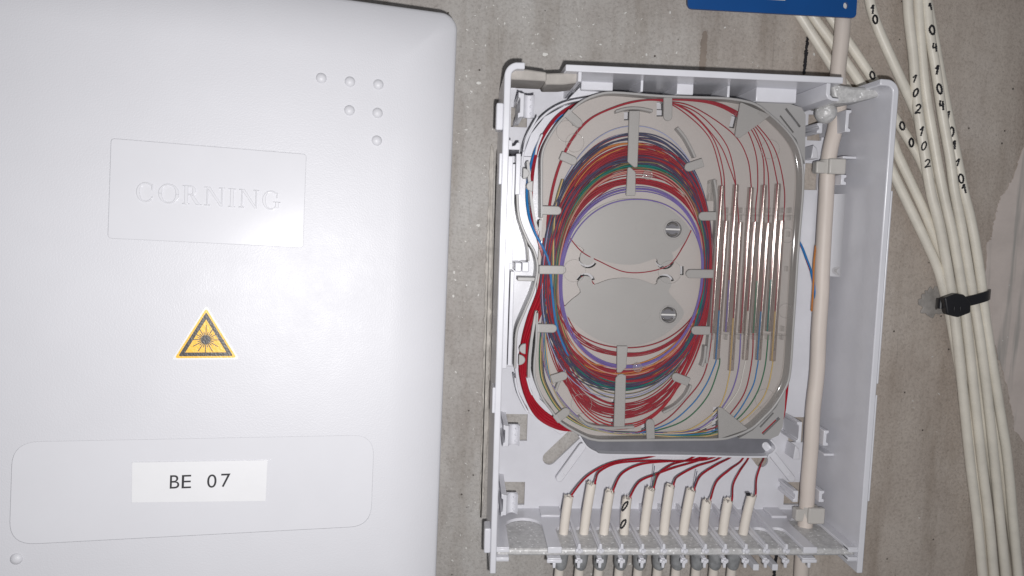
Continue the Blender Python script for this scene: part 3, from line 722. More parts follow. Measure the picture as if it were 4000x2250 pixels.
# ------------------------------------------------------------------ foam seals
def foam():
    x0, x1 = XL+WT+.05, XR_-WT-.05
    b = MB()
    nx, nz = 150, 5
    y0, y1 = YO+1.7, YI-1.7
    s = MB(); s.prism(rect(x0, y0, x1, y1), 2.0, ZR-3.0)
    tag(s.build('foam_strip', M['foam'], bevel=1.2), 'long grey foam strip sealing the cable entry comb', 'foam seal')
    pa = [(1990, 268), (2060, 270), (2136, 281), (2136, 317), (2050, 312), (1993, 310)]
    s = MB(); s.prism(PX(pa, 47), 25, 47); tag(s.build('foam_block', M['foampad'], bevel=.8), 'pinkish grey foam block in the top left corner of the box', 'foam seal', None)
    pb = [(2128, 286), (2200, 284), (2262, 280), (2264, 322), (2200, 330), (2130, 330)]
    s = MB(); s.prism(PX(pb, 46), 25, 46); tag(s.build('foam_block', M['foampad'], bevel=.8), 'grey foam block beside the left end of the top wall', 'foam seal', None)
    pc = [(3250, 325), (3330, 338), (3370, 340), (3490, 330), (3498, 370), (3420, 380), (3330, 400), (3262, 402)]
    s = MB(); s.prism(PX(pc, 40), 12, 40); tag(s.build('foam_block', M['foam'], bevel=1.5), 'grey foam wedge in the top right corner of the box', 'foam seal', None)
    c = P(3225, 440, 26); s = MB(); s.ball(c, 5.3, 22, 14, jit=.04); tag(s.build('foam_plug', M['foam']), 'round bubbly grey sealing lump beside the thick feeder cable', 'sealing plug')
foam()

# ------------------------------------------------------------------ splice tray
ZT0, ZTF, ZTR = 26.0, 30.0, 37.0
RIM_PX = [(2116, 850), (2116, 700), (2118, 606), (2140, 545), (2186, 476), (2232, 431), (2272, 397), (2330, 371), (2400, 361), (2571, 374), (2700, 379), (2836, 384), (2916, 396), (2965, 414), (3014, 452), (3066, 501), (3103, 547), (3125, 592), (3138, 663), (3138, 745),
          (3131, 840), (3117, 1011), (3107, 1181), (3100, 1283), (3088, 1454), (3067, 1522), (3027, 1587), (2989, 1628), (2936, 1676), (2863, 1707), (2802, 1717), (2650, 1719), (2381, 1722), (2325, 1719), (2284, 1706), (2194, 1655), (2156, 1607), (2126, 1566), (2104, 1520), (2089, 1469), (2088, 1416), (2095, 1340), (2099, 1222)]
def tray():
    t = thing('splice_tray', 'grey plastic splice tray with holding fingers inside the open box', 'tray', P(2500, 1090, ZT0))
    rim = catmull([P(u, v, ZTR) for u, v in RIM_PX], 4)
    out = [tuple(q[:2]) for q in rim]
    ears_t = PX([(2900, 392), (3095, 405), (3130, 420), (3143, 445), (3141, 640)], ZTF)
    # floor plate with slots under the fingers
    def slot(u0, v0, u1, v1, w_): 
        a = np.array(P(u0, v0, ZTF)[:2]); b = np.array(P(u1, v1, ZTF)[:2]); d = (b-a)/np.linalg.norm(b-a); n_ = np.array([-d[1], d[0]])*w_/2
        return [tuple(a+n_), tuple(a-n_), tuple(b-n_), tuple(b+n_)]
    holes = [slot(2578, 398, 2578, 455, 3.2), slot(2450, 436, 2450, 470, 3), slot(2442, 625, 2442, 660, 2.4), slot(2230, 455, 2248, 485, 3.0), slot(2872, 440, 2858, 500, 2.6), slot(2798, 1590, 2790, 1690, 3), slot(2398, 1560, 2398, 1590, 2.4), slot(2396, 1625, 2396, 1660, 2.4), slot(2515, 1650, 2515, 1690, 2.6), slot(2180, 1610, 2196, 1625, 3), slot(2664, 1040, 2664, 1075, 1.8)]
    for hu, hv, a0, a1 in ((2298, 1010, 175, 330), (2288, 1104, 20, 165), (2598, 1014, 190, 350), (2598, 1108, 20, 170)):
        c = np.array(P(hu, hv, ZTF)[:2])
        holes.append([tuple(c+r_*np.array([math.cos(R(a)), math.sin(R(a))])) for r_, sg in ((4.7, 1), (3.3, -1)) for a in np.linspace(a0, a1, 10)[::sg]])
    s = MB(); s.prism(out, ZT0+2.2, ZTF, holes=holes); s.build('floor', M['trayfloor'], t, smooth=False)
    # corner ears with slots
    for pts, sl in (([(2905, 394), (3090, 408), (3130, 420), (3146, 448), (3143, 640), (3110, 545), (3040, 470), (2965, 412)], [((3068, 424), (3124, 496), 1.1), ((3046, 452), (3098, 518), .8)]),
                    ([(3068, 1525), (3064, 1600), (3056, 1670), (3040, 1700), (3010, 1714), (2885, 1712), (2940, 1680), (2992, 1632), (3030, 1592)], [((2978, 1695), (3043, 1632), 1.6), ((2968, 1668), (3020, 1612), .9)])):
        hs = [slot(a[0], a[1], b[0], b[1], w_) for a, b, w_ in sl]
        s = MB(); s.prism(PX(pts, ZTF), ZT0+2.2, ZTF+.3, holes=hs); s.build('corner_ear', M['tray'], t, smooth=False)
    s = MB(); s.band(rim, 1.15, ZT0, ZTR); s.build('rim', M['tray'], t, bevel=.35)
    # stack below
    a, b = offset_band(rim, 6.0)
    c = np.mean(out, 0); inn = [tuple(c+(np.array(q)-c)*.96) for q in out]
    s = MB(); s.prism(inn, 6, 15); s.build('lower_tray_stack', M['white'], t)
    # fingers
    def finger(u0, v0, u1, v1, w_=4.15, z=ZTR):
        a = np.array(P(u0, v0, z)[:2]); b = np.array(P(u1, v1, z)[:2]); d = (b-a)/np.linalg.norm(b-a); n_ = np.array([-d[1], d[0]]); r = w_/2
        p = [tuple(a+n_*r), ]
        p = [tuple(a-n_*r)]
        e = b-d*r
        for k in range(9):
            an = -math.pi/2+math.pi*k/8; p.append(tuple(e+d*r*math.cos(an)+n_*r*math.sin(an)))
        p.append(tuple(a+n_*r))
        s = MB(); s.prism(p, z-1.5, z-.05); s.build('finger', M['tray'], t, bevel=.35)
    for f in ((2116, 821, 2194, 823), (2106, 1054, 2212, 1055), (2098, 1282, 2176, 1284), (2800, 844, 2730, 845), (2788, 1070, 2681, 1070), (2776, 1292, 2702, 1291), (2610, 380, 2610, 472), (2543, 1716, 2540, 1638),
              (2212, 438, 2272, 492), (2190, 606, 2254, 634), (2170, 1642, 2224, 1600), (2154, 1484, 2217, 1464), (2748, 634, 2676, 658), (2693, 1494, 2627, 1468)): finger(*f)
    # small outer fingers of the left guide
    # long centre bars
    def bar(pts, name='centre_bar'):
        s = MB(); s.prism(rpoly(PX(pts, ZTR), .5, 3), ZTR-1.5, ZTR-.05); s.build(name, M['tray'], t, bevel=.35)
    bar([(2459, 432), (2500, 432), (2491, 652), (2478, 654), (2452, 632)])
    bar([(2452, 655), (2462, 652), (2484, 672), (2483, 765), (2446, 765)])
    bar([(2411, 1352), (2453, 1352), (2447, 1436), (2426, 1456), (2410, 1456)])
    bar([(2418, 1463), (2432, 1461), (2446, 1468), (2441, 1668), (2398, 1668), (2405, 1478)])
    for seg in (((2405, 436), (2450, 424), (2500, 424), (2550, 434)), ((2262, 1628), (2300, 1660), (2380, 1672), (2478, 1668)), ((2645, 498), (2675, 535), (2700, 580), (2716, 615)), ((2700, 1505), (2680, 1545), (2640, 1585), (2590, 1612)), ((2757, 1350), (2752, 1400), (2742, 1432)), ((2790, 700), (2800, 760), (2802, 830), (2788, 1080), (2774, 1300), (2760, 1420)), ((2214, 1460), (2190, 1480), (2170, 1530))):
        s = MB(); s.band(catmull(P3([(u, v, 34) for u, v in seg]), 6), 1.3, ZTF-.5, 34.5); s.build('inner_rib', M['tray'], t, bevel=.4)
    # triangular fingers
    for tr_ in ([(2893, 398), (3012, 450), (2888, 541), (2872, 530)], [(2806, 1592), (2820, 1592), (2924, 1676), (2808, 1716)]):
        s = MB(); s.prism(rpoly(PX(tr_, ZTR), .9, 4), ZTR-1.5, ZTR-.05); s.build('triangular_finger', M['tray'], t, bevel=.35)
    # two lens shaped islands in the middle
    up = [(2222, 940), (2255, 880), (2310, 825), (2390, 785), (2470, 775), (2560, 790), (2640, 835), (2690, 890), (2692, 925), (2640, 978), (2625, 985), (2630, 1005), (2618, 1030), (2596, 1040), (2572, 1030), (2562, 1010), (2500, 1030), (2440, 1034), (2380, 1025), (2325, 1005), (2318, 1020), (2300, 1035), (2275, 1030), (2266, 1015), (2270, 990), (2282, 975), (2250, 955)]
    lo = [(2198, 1210), (2235, 1170), (2268, 1142), (2256, 1110), (2270, 1085), (2290, 1078), (2310, 1090), (2320, 1112), (2380, 1092), (2440, 1086), (2500, 1092), (2560, 1112), (2572, 1092), (2596, 1082), (2618, 1095), (2622, 1118), (2612, 1140), (2650, 1185), (2672, 1222), (2650, 1260), (2600, 1305), (2520, 1342), (2430, 1352), (2340, 1330), (2270, 1285), (2215, 1235)]
    for pts, scr in ((up, (2630, 896)), (lo, (2612, 1230))):
        c = P(scr[0], scr[1], 32.5)
        s = MB(); s.prism([tuple(q) for q in catmull(PX(pts, 32.5), 3, True)], ZTF-.3, 32.5, holes=[circ(c[0], c[1], 4.1, 28)]); isl = s.build('centre_island', M['tray'], t, ang=30)
        s = MB(); s.prism(circ(c[0], c[1], 4.7, 32), ZTF, 33.1, holes=[circ(c[0], c[1], 4.0, 32)]); s.build('screw_collar', M['tray'], isl, bevel=.2)
        s = MB(); s.prism(circ(c[0], c[1], 3.9, 28), 27.9, ZTF+.15); s.build('screw_well', M['smoke'], isl)
        s = MB(); s.box(c[0]-3.6, c[0]+3.6, c[1]-.45, c[1]+.45, 29, 32.2); s.build('screw_slot_bar', M['stickwhite'], isl, bevel=.2)
        for a0 in (35, 215):  # steel crescents modelled in place of the well's curved reflections
            pl = [(c[0]+r_*math.cos(R(a)), c[1]+r_*math.sin(R(a))) for r_, rng in ((3.5, range(a0, a0+111, 10)), (2.5, range(a0+110, a0-1, -10))) for a in rng]
            s = MB(); s.prism(pl, ZTF, ZTF+1.2); s.build('reflection_crescent', M['steel'], isl, bevel=.4)
        d = P(scr[0]-108, scr[1]-8, 32.5); s = MB(); s.prism(circ(d[0], d[1], 4.9, 36), 32.2, 32.62, holes=[circ(d[0], d[1], 4.65, 36)]); s.build('sprue_ring', M['tray'], isl)
    # flared guide horns on the left where the tubes enter
    for seg in (((2020, 757), (2028, 850), (2060, 935), (2088, 985), (2100, 1050), (2085, 1130), (2050, 1215), (2020, 1290), (2014, 1370), (2012, 1440)),
                ((2062, 630), (2072, 740), (2085, 840), (2098, 892), (2108, 895), (2112, 860)),
                ((2066, 1475), (2070, 1380), (2085, 1275), (2095, 1222), (2099, 1222))):
        s = MB(); s.band(catmull(P3([(u, v, 36) for u, v in seg]), 7), 1.25, 20, 36); s.build('guide_horn', M['tray'], t, bevel=.35)
    s = MB(); s.prism(PX([(2020, 757), (2118, 757), (2119, 1222), (2095, 1430), (2012, 1440), (2020, 1290), (2085, 1130), (2100, 1050), (2088, 985), (2028, 850)], 24), 20, 24); s.build('guide_floor', M['white'], t)
    for u, v, sx in ((2042, 677, 1), (2082, 728, -1), (2054, 1363, -1), (2026, 1406, 1)):
        c = P(u, v, 36); pl = [(c[0]+sx*3.2*math.cos(a), c[1]+2.6*math.sin(a)) for a in np.linspace(-math.pi/2, math.pi/2, 9)]
        s = MB(); s.prism(pl if sx > 0 else pl[::-1], 34.5, 36.2); s.build('guide_tab', M['tray'], t, bevel=.35)
    s = MB(); s.band(catmull(P3([(2034, 885, 32), (2058, 960, 32), (2064, 1020, 32)]), 6), .9, 20, 33); s.build('spring_arm', M['tray'], t, bevel=.3)
    a = P(2022, 1082, 34); b = P(2100, 1082, 34); s = MB(); s.prism(rpoly(rect(a[0], a[1]-1.9, b[0], a[1]), .4), 24, 34); s.build('latch_arm', M['tray'], t, bevel=.3)
    # clear comb blocks that hold the splice protectors
    for v, zz in ((822, 34.0), (850, 33), (915, 32.5), (1050, 32.5), (1285, 33.5), (1318, 34)):
        for k in range(11):
            u = 2802+k*27.5-(v-822)*.062; c = P(u+12, v, zz)
            if v in (915, 1050) and k % 2: continue
            s = MB(); s.box(c[0]-.62, c[0]+.62, c[1]-1.3, c[1]+1.3, ZTF-.2, zz); s.build('comb_tooth', M['clearring'], t, bevel=.2)
    for v in (836, 1302):
        a = P(2800-(v-822)*.06, v, 32.0); b = P(3118-(v-822)*.06, v, 32.0)
        s = MB(); s.box(a[0], b[0], a[1]-.5, a[1]+.5, ZTF-.2, 31.6); s.build('comb_bar', M['clearring'], t, bevel=.2)
    c = P(2836, 745, 34); s = MB(); c = P(2785, 745, 33); s.prism(rect(c[0]-2.2, c[1]-5, c[0]-.6, c[1]+5), ZTF, 34); s.prism(rect(c[0], c[1]-5, c[0]+1.6, c[1]+5), ZTF, 34.1); s.build('clear_stop', M['clearring'], t, bevel=.3)
tray()

def cover():
    t = thing('tray_cover', 'thin clear plastic cover lying over the grey splice tray', 'cover', P(2500, 1090, 38))
    z = 37.6
    pts = [(2120, 850), (2122, 700), (2124, 610), (2146, 548), (2190, 481), (2236, 436), (2276, 402), (2333, 377), (2402, 367), (2571, 380), (2700, 385), (2834, 390), (2912, 402), (2960, 419), (3008, 456), (3060, 505), (3096, 550), (3117, 594), (3130, 663), (3130, 745), (3123, 840), (3109, 1011), (3099, 1181), (3092, 1283), (3080, 1454), (3060, 1519), (3021, 1582), (2984, 1622), (2931, 1669), (2860, 1699), (2801, 1709), (2650, 1711), (2383, 1714), (2328, 1711), (2289, 1699), (2200, 1650), (2163, 1602), (2133, 1562), (2112, 1518), (2097, 1468), (2096, 1416), (2103, 1340), (2107, 1222), (2110, 1050)]
    o = [tuple(q) for q in catmull(PX(pts, z), 4, True)]
    s = MB(); s.prism(o, z, z+.7); s.build('pane', M['clear'], t, smooth=False)
    # rounded clear lip on the right edge
    q = catmull(P3([(2968, 430, z), (3050, 510, z), (3096, 575, z), (3116, 660, z), (3116, 745, z), (3108, 840, z), (3096, 1011, z), (3086, 1181, z), (3079, 1283, z), (3067, 1440, z), (3046, 1510, z), (3005, 1572, z), (2965, 1612, z), (2930, 1645, z)]), 8)
    q[:, 2] = 37.9
    s = MB(); s.tube(q, 1.5, 12); s.build('rounded_lip', M['clear'], t)
    for u, v, r in ((2216, 515, 5.0), (2247, 560, 4.4), (2272, 1578, 5.0), (2990, 1560, 5.0), (3010, 585, 4.6), (2245, 1060, 5.4), (2618, 1065, 5.6), (3070, 1215, 3.6), (3075, 920, 3.6)):
        c = P(u, v, z+.75); s = MB(); s.prism(circ(c[0], c[1], r, 44), z+.6, z+.85, holes=[circ(c[0], c[1], r-.24, 44)]); s.build('moulded_ring', M['clearring'], t)
    for u, v in ((2530, 683), (2490, 1435)):
        c = P(u, v, z+.7); s = MB(); s.dome((c[0], c[1], z+.7), 2.1, 1.1, 24, 6); s.build('clear_button', M['clearring'], t)
        s = MB(); s.prism(circ(c[0], c[1], 2.3, 30), z+.6, z+1.2, holes=[circ(c[0], c[1], 1.95, 30)]); s.build('button_ring', M['clearring'], t)
cover()

# ------------------------------------------------------------------ fibres
def smooth_noise(n, amp, waves=4, closed=True):
    x = np.linspace(0, 2*math.pi, n, endpoint=not closed); y = np.zeros(n)
    for k in range(1, waves+1): y += np.random.randn()/k*np.sin(k*x+np.random.rand()*6.28)
    return y*amp/1.6
LABEL = {}
def coil(col, T, B, Lx, Rx, r=.28, z=33, grp='', amp=5, cxo=0.0):
    n = 96; th = np.linspace(0, 2*math.pi, n, endpoint=False)
    xc = (Lx+Rx)/2; a = (Rx-Lx)/2; ym = 1075.0
    e = 0.93
    ct, st = np.cos(th), np.sin(th)
    x = xc + a*np.sign(ct)*np.abs(ct)**e
    yy = np.where(st > 0, ym-(ym-T)*np.abs(st)**e, ym+(B-ym)*np.abs(st)**e)
    x = x + (yy-1090)*-0.062 + cxo*np.abs(st)
    x = x + smooth_noise(n, amp*.6); yy = yy + smooth_noise(n, amp)*np.abs(st)
    zz = np.clip(z + smooth_noise(n, .7), 30.6, 35.0)
    pts = np.array([P(u, v, q) for u, v, q in zip(x, yy, zz)])
    s = MB(); s.tube(pts, r, 6, closed=True)
    return tag(s.build('optical_fibre', M['f_'+col]), 'thin %s optical fibre coiled in loops under the clear tray cover' % {'paleblue': 'pale blue', 'navy': 'dark blue', 'brightred': 'bright red'}.get(col, col), 'fibre', '%s fibres coiled in the tray' % {'paleblue': 'pale blue', 'navy': 'dark blue', 'brightred': 'bright red'}.get(col, col))
rnd = random.uniform
def coils():
    # (colour, how many, top band, bottom band, left band, right band, thickness), from the outside of the coil to its inside
    bands = [('paleblue', 2, (500, 508), (1535, 1556), (2112, 2122), (2772, 2780), .25), ('navy', 6, (520, 560), (1495, 1545), (2110, 2140), (2768, 2780), .30),
             ('red', 4, (515, 560), (1600, 1660), (2112, 2140), (2766, 2780), .26), ('orange', 4, (556, 574), (1440, 1462), (2125, 2180), (2740, 2756), .30),
             ('red', 26, (570, 614), (1452, 1502), (2118, 2168), (2754, 2776), .36), ('purple', 11, (604, 632), (1466, 1512), (2120, 2165), (2752, 2776), .36),
             ('navy', 7, (610, 642), (1488, 1536), (2122, 2150), (2750, 2770), .32), ('yellow', 1, (633, 636), (1482, 1490), (2168, 2172), (2744, 2746), .38),
             ('gold', 1, (637, 640), (1494, 1500), (2172, 2176), (2742, 2744), .32), ('teal', 2, (642, 650), (1490, 1516), (2160, 2172), (2748, 2754), .36),
             ('green', 2, (645, 656), (1498, 1530), (2168, 2176), (2748, 2756), .28), ('olive', 4, (640, 656), (1500, 1560), (2166, 2178), (2750, 2760), .28),
             ('pink', 2, (660, 680), (1446, 1462), (2172, 2180), (2742, 2750), .26), ('orange', 2, (658, 690), (1452, 1470), (2172, 2180), (2742, 2750), .26),
             ('red', 9, (662, 690), (1560, 1630), (2146, 2182), (2748, 2776), .28), ('brightred', 6, (690, 714), (1585, 1665), (2150, 2186), (2750, 2774), .33),
             ('red', 5, (706, 728), (1356, 1396), (2160, 2190), (2744, 2770), .28), ('red', 4, (650, 720), (1620, 1668), (2150, 2184), (2752, 2776), .27)]
    for c, n, t_, b_, l_, r_, rad in bands:
        for k in range(n):
            coil(c, rnd(*t_)+rnd(-9, 9), rnd(*b_)+rnd(-14, 14), rnd(*l_), rnd(*r_), r=rad*rnd(.85, 1.15), z=rnd(31.0, 34.4), amp=6, cxo=rnd(-14, 14))
    for k in range(5):
        coil('violet', 730+k*3.8, rnd(1424, 1442), 2184+k*2.6, 2747-k*2.2, r=.2, z=rnd(34.3, 34.9), amp=3.2)
    coil('violet', 778, 1428, 2196, 2742, r=.28, z=34, amp=1.5)
coils()

def fibre(pts, r, col, label, grp, name='optical_fibre', n=10, sides=7, cat='fibre'):
    s = MB(); s.tube(catmull(P3(pts), n), r, sides)
    return tag(s.build(name, M['f_'+col]), label, cat, grp)

# the ten red fibres that fan out to the splice protectors, and their coloured continuations
UP = [(2817, 727), (2872, 722), (2932, 730), (2984, 726), (3038, 727)]
LO = [(2836, 866), (2888, 870), (2945, 864), (2999, 870), (3054, 868)]
ENDS = [(2821, 728, 0), (2833, 868, 1), (2874, 724, 0), (2886, 872, 1), (2935, 732, 0), (2950, 866, 1), (2985, 728, 0), (3001, 872, 1), (3040, 729, 0), (3060, 870, 1)]
MID = [[(2700, 462), (2775, 545), (2810, 655)], [(2702, 446), (2785, 540), (2825, 665), (2831, 780)], [(2705, 444), (2808, 560), (2852, 660)], [(2722, 440), (2828, 550), (2866, 660), (2880, 790)], [(2712, 420), (2862, 522), (2920, 620)],
       [(2770, 404), (2880, 456), (2925, 520), (2955, 615), (2960, 720), (2953, 800)], [(2770, 400), (2886, 452), (2940, 515), (2980, 615)], [(2772, 402), (2890, 455), (2950, 512), (2995, 640), (3004, 760)], [(2775, 398), (2893, 449), (2957, 503), (3008, 590)], [(2778, 396), (2896, 445), (2964, 497), (3030, 592), (3064, 740)]]
def fans():
    for k, (m, e) in enumerate(zip(MID, ENDS)):
        j = rnd(-5, 5)
        st = [(2138+j*.6, 1040, 33), (2142+j, 850, 33), (2172+j, 690, 34), (2226+j, 560, 34), (2300+j, 470, 34), (2400, 420+j*.6, 34), (2500, 394+j*.5, 34.2), (2600, 392+j*.5+ (6 if k < 5 else -3), 34.4)]
        pts = st + [(u, v, 34) for u, v in m] + [(e[0], e[1], 34.6 if e[2] == 0 else 33)]
        fibre(pts, .25, 'red', 'thin red fibre arching from the coil to splice protector number %s from the left' % ('one two three four five six seven eight nine ten'.split()[k]), 'red fibres leading to the splice protectors')
    bot = [('red', [(2781, 1302), (2768, 1400), (2742, 1480), (2690, 1550), (2600, 1640)]), ('blue', [(2798, 1405), (2792, 1425), (2757, 1505), (2700, 1583), (2610, 1655)]), ('green', [(2812, 1400), (2806, 1440), (2766, 1545), (2690, 1630), (2600, 1672)]),
           ('gold', [(2852, 1448), (2846, 1480), (2830, 1545), (2800, 1602), (2700, 1675), (2600, 1690)]), ('violet', [(2893, 1305), (2886, 1430), (2862, 1520), (2828, 1582), (2780, 1640), (2690, 1685)]), ('white', [(2913, 1408), (2906, 1440), (2886, 1520), (2838, 1590), (2780, 1655), (2680, 1692)]),
           ('red', [(2942, 1300), (2938, 1400), (2912, 1525), (2858, 1610), (2800, 1665), (2690, 1693)]), ('blue', [(2962, 1408), (2957, 1440), (2938, 1515), (2872, 1625), (2800, 1678), (2690, 1698)]), ('green', [(3001, 1310), (2987, 1440), (2952, 1545), (2886, 1632), (2800, 1688), (2680, 1702)]), ('gold', [(3020, 1408), (3015, 1440), (3000, 1510), (2968, 1575), (2900, 1642), (2800, 1696), (2670, 1706)])]
    place = ['leftmost', 'second', 'third', 'fourth', 'fifth', 'sixth', 'seventh', 'eighth', 'ninth', 'rightmost']
    for k, (c, p) in enumerate(bot):
        j = rnd(-8, 8)
        pts = [(u, v, 33) for u, v in p] + [(2480, 1694+j*.5, 33), (2360, 1684+j*.5, 33), (2260, 1638+j, 33), (2175, 1540+j, 33), (2132+j, 1420, 33), (2124+j, 1280, 33), (2138+j, 1120, 33)]
        fibre(pts, .29, c, '%s coloured fibre, %s of those leaving the protectors downward' % ({'gold': 'pale yellow'}.get(c, c), place[k]), 'coloured fibres leaving the protectors')
    # strays crossing between the islands and along the rim
    for k, p in enumerate(([(2188, 880, 33.6), (2230, 935, 33.6), (2275, 985, 33.2), (2340, 1020, 31.5), (2440, 1062, 31), (2540, 1060, 31), (2620, 1030, 31.5), (2670, 960, 33), (2700, 900, 33.5)],
                           [(2270, 1080, 31.6), (2300, 1085, 31.4), (2322, 1112, 31.2)])):
        fibre(p, .27, 'red', ['thin red fibre sagging between the two islands in the tray middle', 'short red fibre end at the lower island hook'][k], 'red fibres between the islands')
    for k in range(4):
        o = k*5
        fibre([(2135+o, 1150, 33), (2112+o, 1300, 33), (2108+o, 1440, 33), (2130+o, 1520, 33), (2190+o, 1610, 33), (2290+o, 1670, 33), (2420, 1692-o*.4, 33), (2640, 1696-o*.5, 33), (2760, 1690-o, 33)], .27, ['green', 'gold', 'olive', 'navy'][k], '%s fibre running along the lower rim of the tray' % ['green', 'yellow', 'olive', 'dark blue'][k], 'fibres along the lower tray rim')
    for k in range(3):
        o = k*4
        fibre([(2195+o, 700, 34), (2170+o, 790, 34), (2160+o, 900, 34), (2158+o, 1040, 34.5), (2160, 1150, 34), (2172, 1290, 34), (2200+o, 1370, 34)], .36, ['olive', 'gold', 'navy'][k], '%s fibre running straight down the left side of the coil' % ['olive', 'yellow', 'dark blue'][k], 'fibres on the left side of the coil')
    # red and blue buffer tubes in the left channel
    for k in range(2):
        fibre([(2310+k*4, 385+k*6, 24), (2225, 418+k*7, 24), (2160+k*3, 470+k*6, 25), (2105+k*6, 560, 27), (2082+k*5, 650, 29), (2074+k*4, 760, 31), (2080+k*4, 860, 33), (2105+k*4, 950, 33.5), (2128+k*6, 1040, 33.5), (2140+k*6, 1150, 33.5)], .5, 'red', ['red tube leaving the channel at upper left, outer one', 'red tube leaving the channel at upper left, inner one'][k], None, 'buffer_tube')
    fibre([(2330, 392, 23), (2262, 420, 23.5), (2180, 462, 24.5), (2110, 545, 26), (2072, 650, 29), (2058, 750, 31), (2066, 840, 33), (2090, 910, 34.2), (2115, 955, 34.4), (2136, 1000, 34.4), (2148, 1045, 34.6), (2155, 1120, 34.4), (2168, 1240, 34.5), (2185, 1310, 34.6), (2206, 1360, 34.4), (2222, 1400, 33.8)], .62, 'blue', 'thicker blue tube crossing the red bundle on the left', None, 'buffer_tube', cat='tube')
    for k in range(12):
        o = (k-5.5)*5.0; q = (k % 3-1)*1.0
        fibre([(2150+o*.9, 930, 33), (2142+o*.95, 1050, 33+q), (2125+o*.9, 1140, 32.5+q), (2085+o*.8, 1240, 31+q), (2052+o*.52, 1340, 29+q), (2042+o*.46, 1440, 27+q), (2062+o*.46, 1540, 25+q), (2108+o*.5, 1614-o*.4, 23+q*.6), (2172+o*.4, 1655-o*.5, 21+q*.4), (2240+o*.4, 1668-o*.5, 19), (2330, 1660-o*.3, 18.5)], .5, 'brightred', 'bright red tube in the flat bundle entering the tray at left', 'red tubes of the flat bundle', 'buffer_tube', cat='tube')
    fibre([(3030, 1640, 27), (3000, 1668, 27), (2975, 1696, 27)], .62, 'brightred', 'short piece of red tube seen through the lower corner slot', None, 'buffer_tube', cat='tube')
    fibre([(3078, 1480, 20), (3070, 1560, 20), (3055, 1640, 20), (3010, 1700, 20)], .62, 'brightred', 'red tube edge peeping out at the tray lower right', None, 'buffer_tube', cat='tube')
fans()

# ------------------------------------------------------------------ splice protectors
def protector(a, b, za, zb, col, lab):
    A = np.array(P(a[0]+rnd(-3, 3), a[1]+rnd(-9, 7), za)); B = np.array(P(b[0]+rnd(-3, 3), b[1]+rnd(-4, 4), zb))
    t = thing('splice_protector', lab, 'splice protector', tuple(A), 'clear splice protectors')
    L_ = [A+(B-A)*k/14 for k in range(15)]
    s = MB(); s.tube(L_, 1.5, 14); s.build('sleeve', M['sleeve'], t)
    sd = np.array([.42, 0, -.25])
    s = MB(); s.tube([q+sd*rnd(.8, 1.3) if i in (0, 13) else q+sd for i, q in enumerate(L_[0:14])], .52, 12); s.build('steel_rod', M['steel'], t)
    s = MB(); s.tube([q-sd for q in L_], .30, 8); s.build('fibre_core', M['f_red'], t)
    s = MB(); s.tube([q-sd for q in L_[9:]], .42, 8); s.build('coloured_core', M['f_'+col], t)
ORD = 'first second third fourth fifth'.split()
for k in range(5):
    protector(UP[k], (UP[k][0]-36, 1298), 35.2, 34.8, ['red', 'violet', 'red', 'green', 'teal'][k], 'clear splice protector set high in the row, %s such from the left' % ORD[k])
    protector(LO[k], (LO[k][0]-36+(2 if k == 1 else 0), 1449 if k == 1 else 1407), 33.4, 33.2, ['blue', 'gold', 'white', 'blue', 'gold'][k], 'clear splice protector set low in the row, %s such from the left' % ORD[k])

# ------------------------------------------------------------------ cables
GL = {'0': [[(.5, 1), (.15, .8), (.05, .45), (.25, .05), (.6, 0), (.9, .35), (.9, .75), (.6, 1), (.45, .98)]], '1': [[(.15, .62), (.6, 1), (.55, .5), (.5, 0)]],
      '2': [[(.1, .8), (.4, 1), (.8, .85), (.75, .55), (.2, .08), (.15, 0), (.55, .05), (1, 0)]], '4': [[(.3, 1), (.1, .5), (.5, .45), (.9, .5)], [(.75, .85), (.7, .4), (.65, -.1)]]}
def writing(path, r, items, parent, hmm0=3.8, wmm0=2.5):
    path = np.array(path)
    for ch, u, v in items:
        s = MB(); hmm = hmm0*rnd(.95, 1.35); wmm = wmm0*rnd(.9, 1.35); sl = rnd(-.1, .9); rt = rnd(-.35, .35); pen = rnd(.38, .56)
        q = np.array(P(u, v, path[:, 2].mean()+r)); i = int(np.argmin(((path[:, :2]-q[:2])**2).sum(1))); i = min(max(i, 1), len(path)-2)
        tg = path[i+1]-path[i-1]; tg /= np.linalg.norm(tg); up = np.array([0, 0, 1.0]); sd = np.cross(tg, up); sd /= np.linalg.norm(sd); up = np.cross(sd, tg)
        if tg[1] > 0: tg = -tg; sd = -sd
        sd = -sd if sd[0] < 0 else sd
        off = float((q-path[i]) @ sd); off = max(-r*.55, min(r*.55, off))
        for st in GL[ch]:
            pts = []
            for gx, gy in catmull([(a, b, 0) for a, b in st], 5)[:, :2]:
                l0 = (gx-.5)*wmm+sl*(gy-.5); h = (gy-.5)*hmm; l = off+l0*math.cos(rt)-h*math.sin(rt); h = h*math.cos(rt)+l0*math.sin(rt); al = max(-1.35, min(1.35, l/r))
                j = i; c = path[i]-tg*h
                d = path-c; j = int(np.argmin((d**2).sum(1))); cc = path[j] - tg*float((path[j]-c) @ tg)
                pts.append(cc+(r+.02)*(sd*math.sin(al)+up*math.cos(al)))
            s.tube(np.array(pts), [pen*(1+.3*math.sin(2.3*k)) for k in range(len(pts))], 6)
        s.build('handwritten_digit', M['ink'], parent)

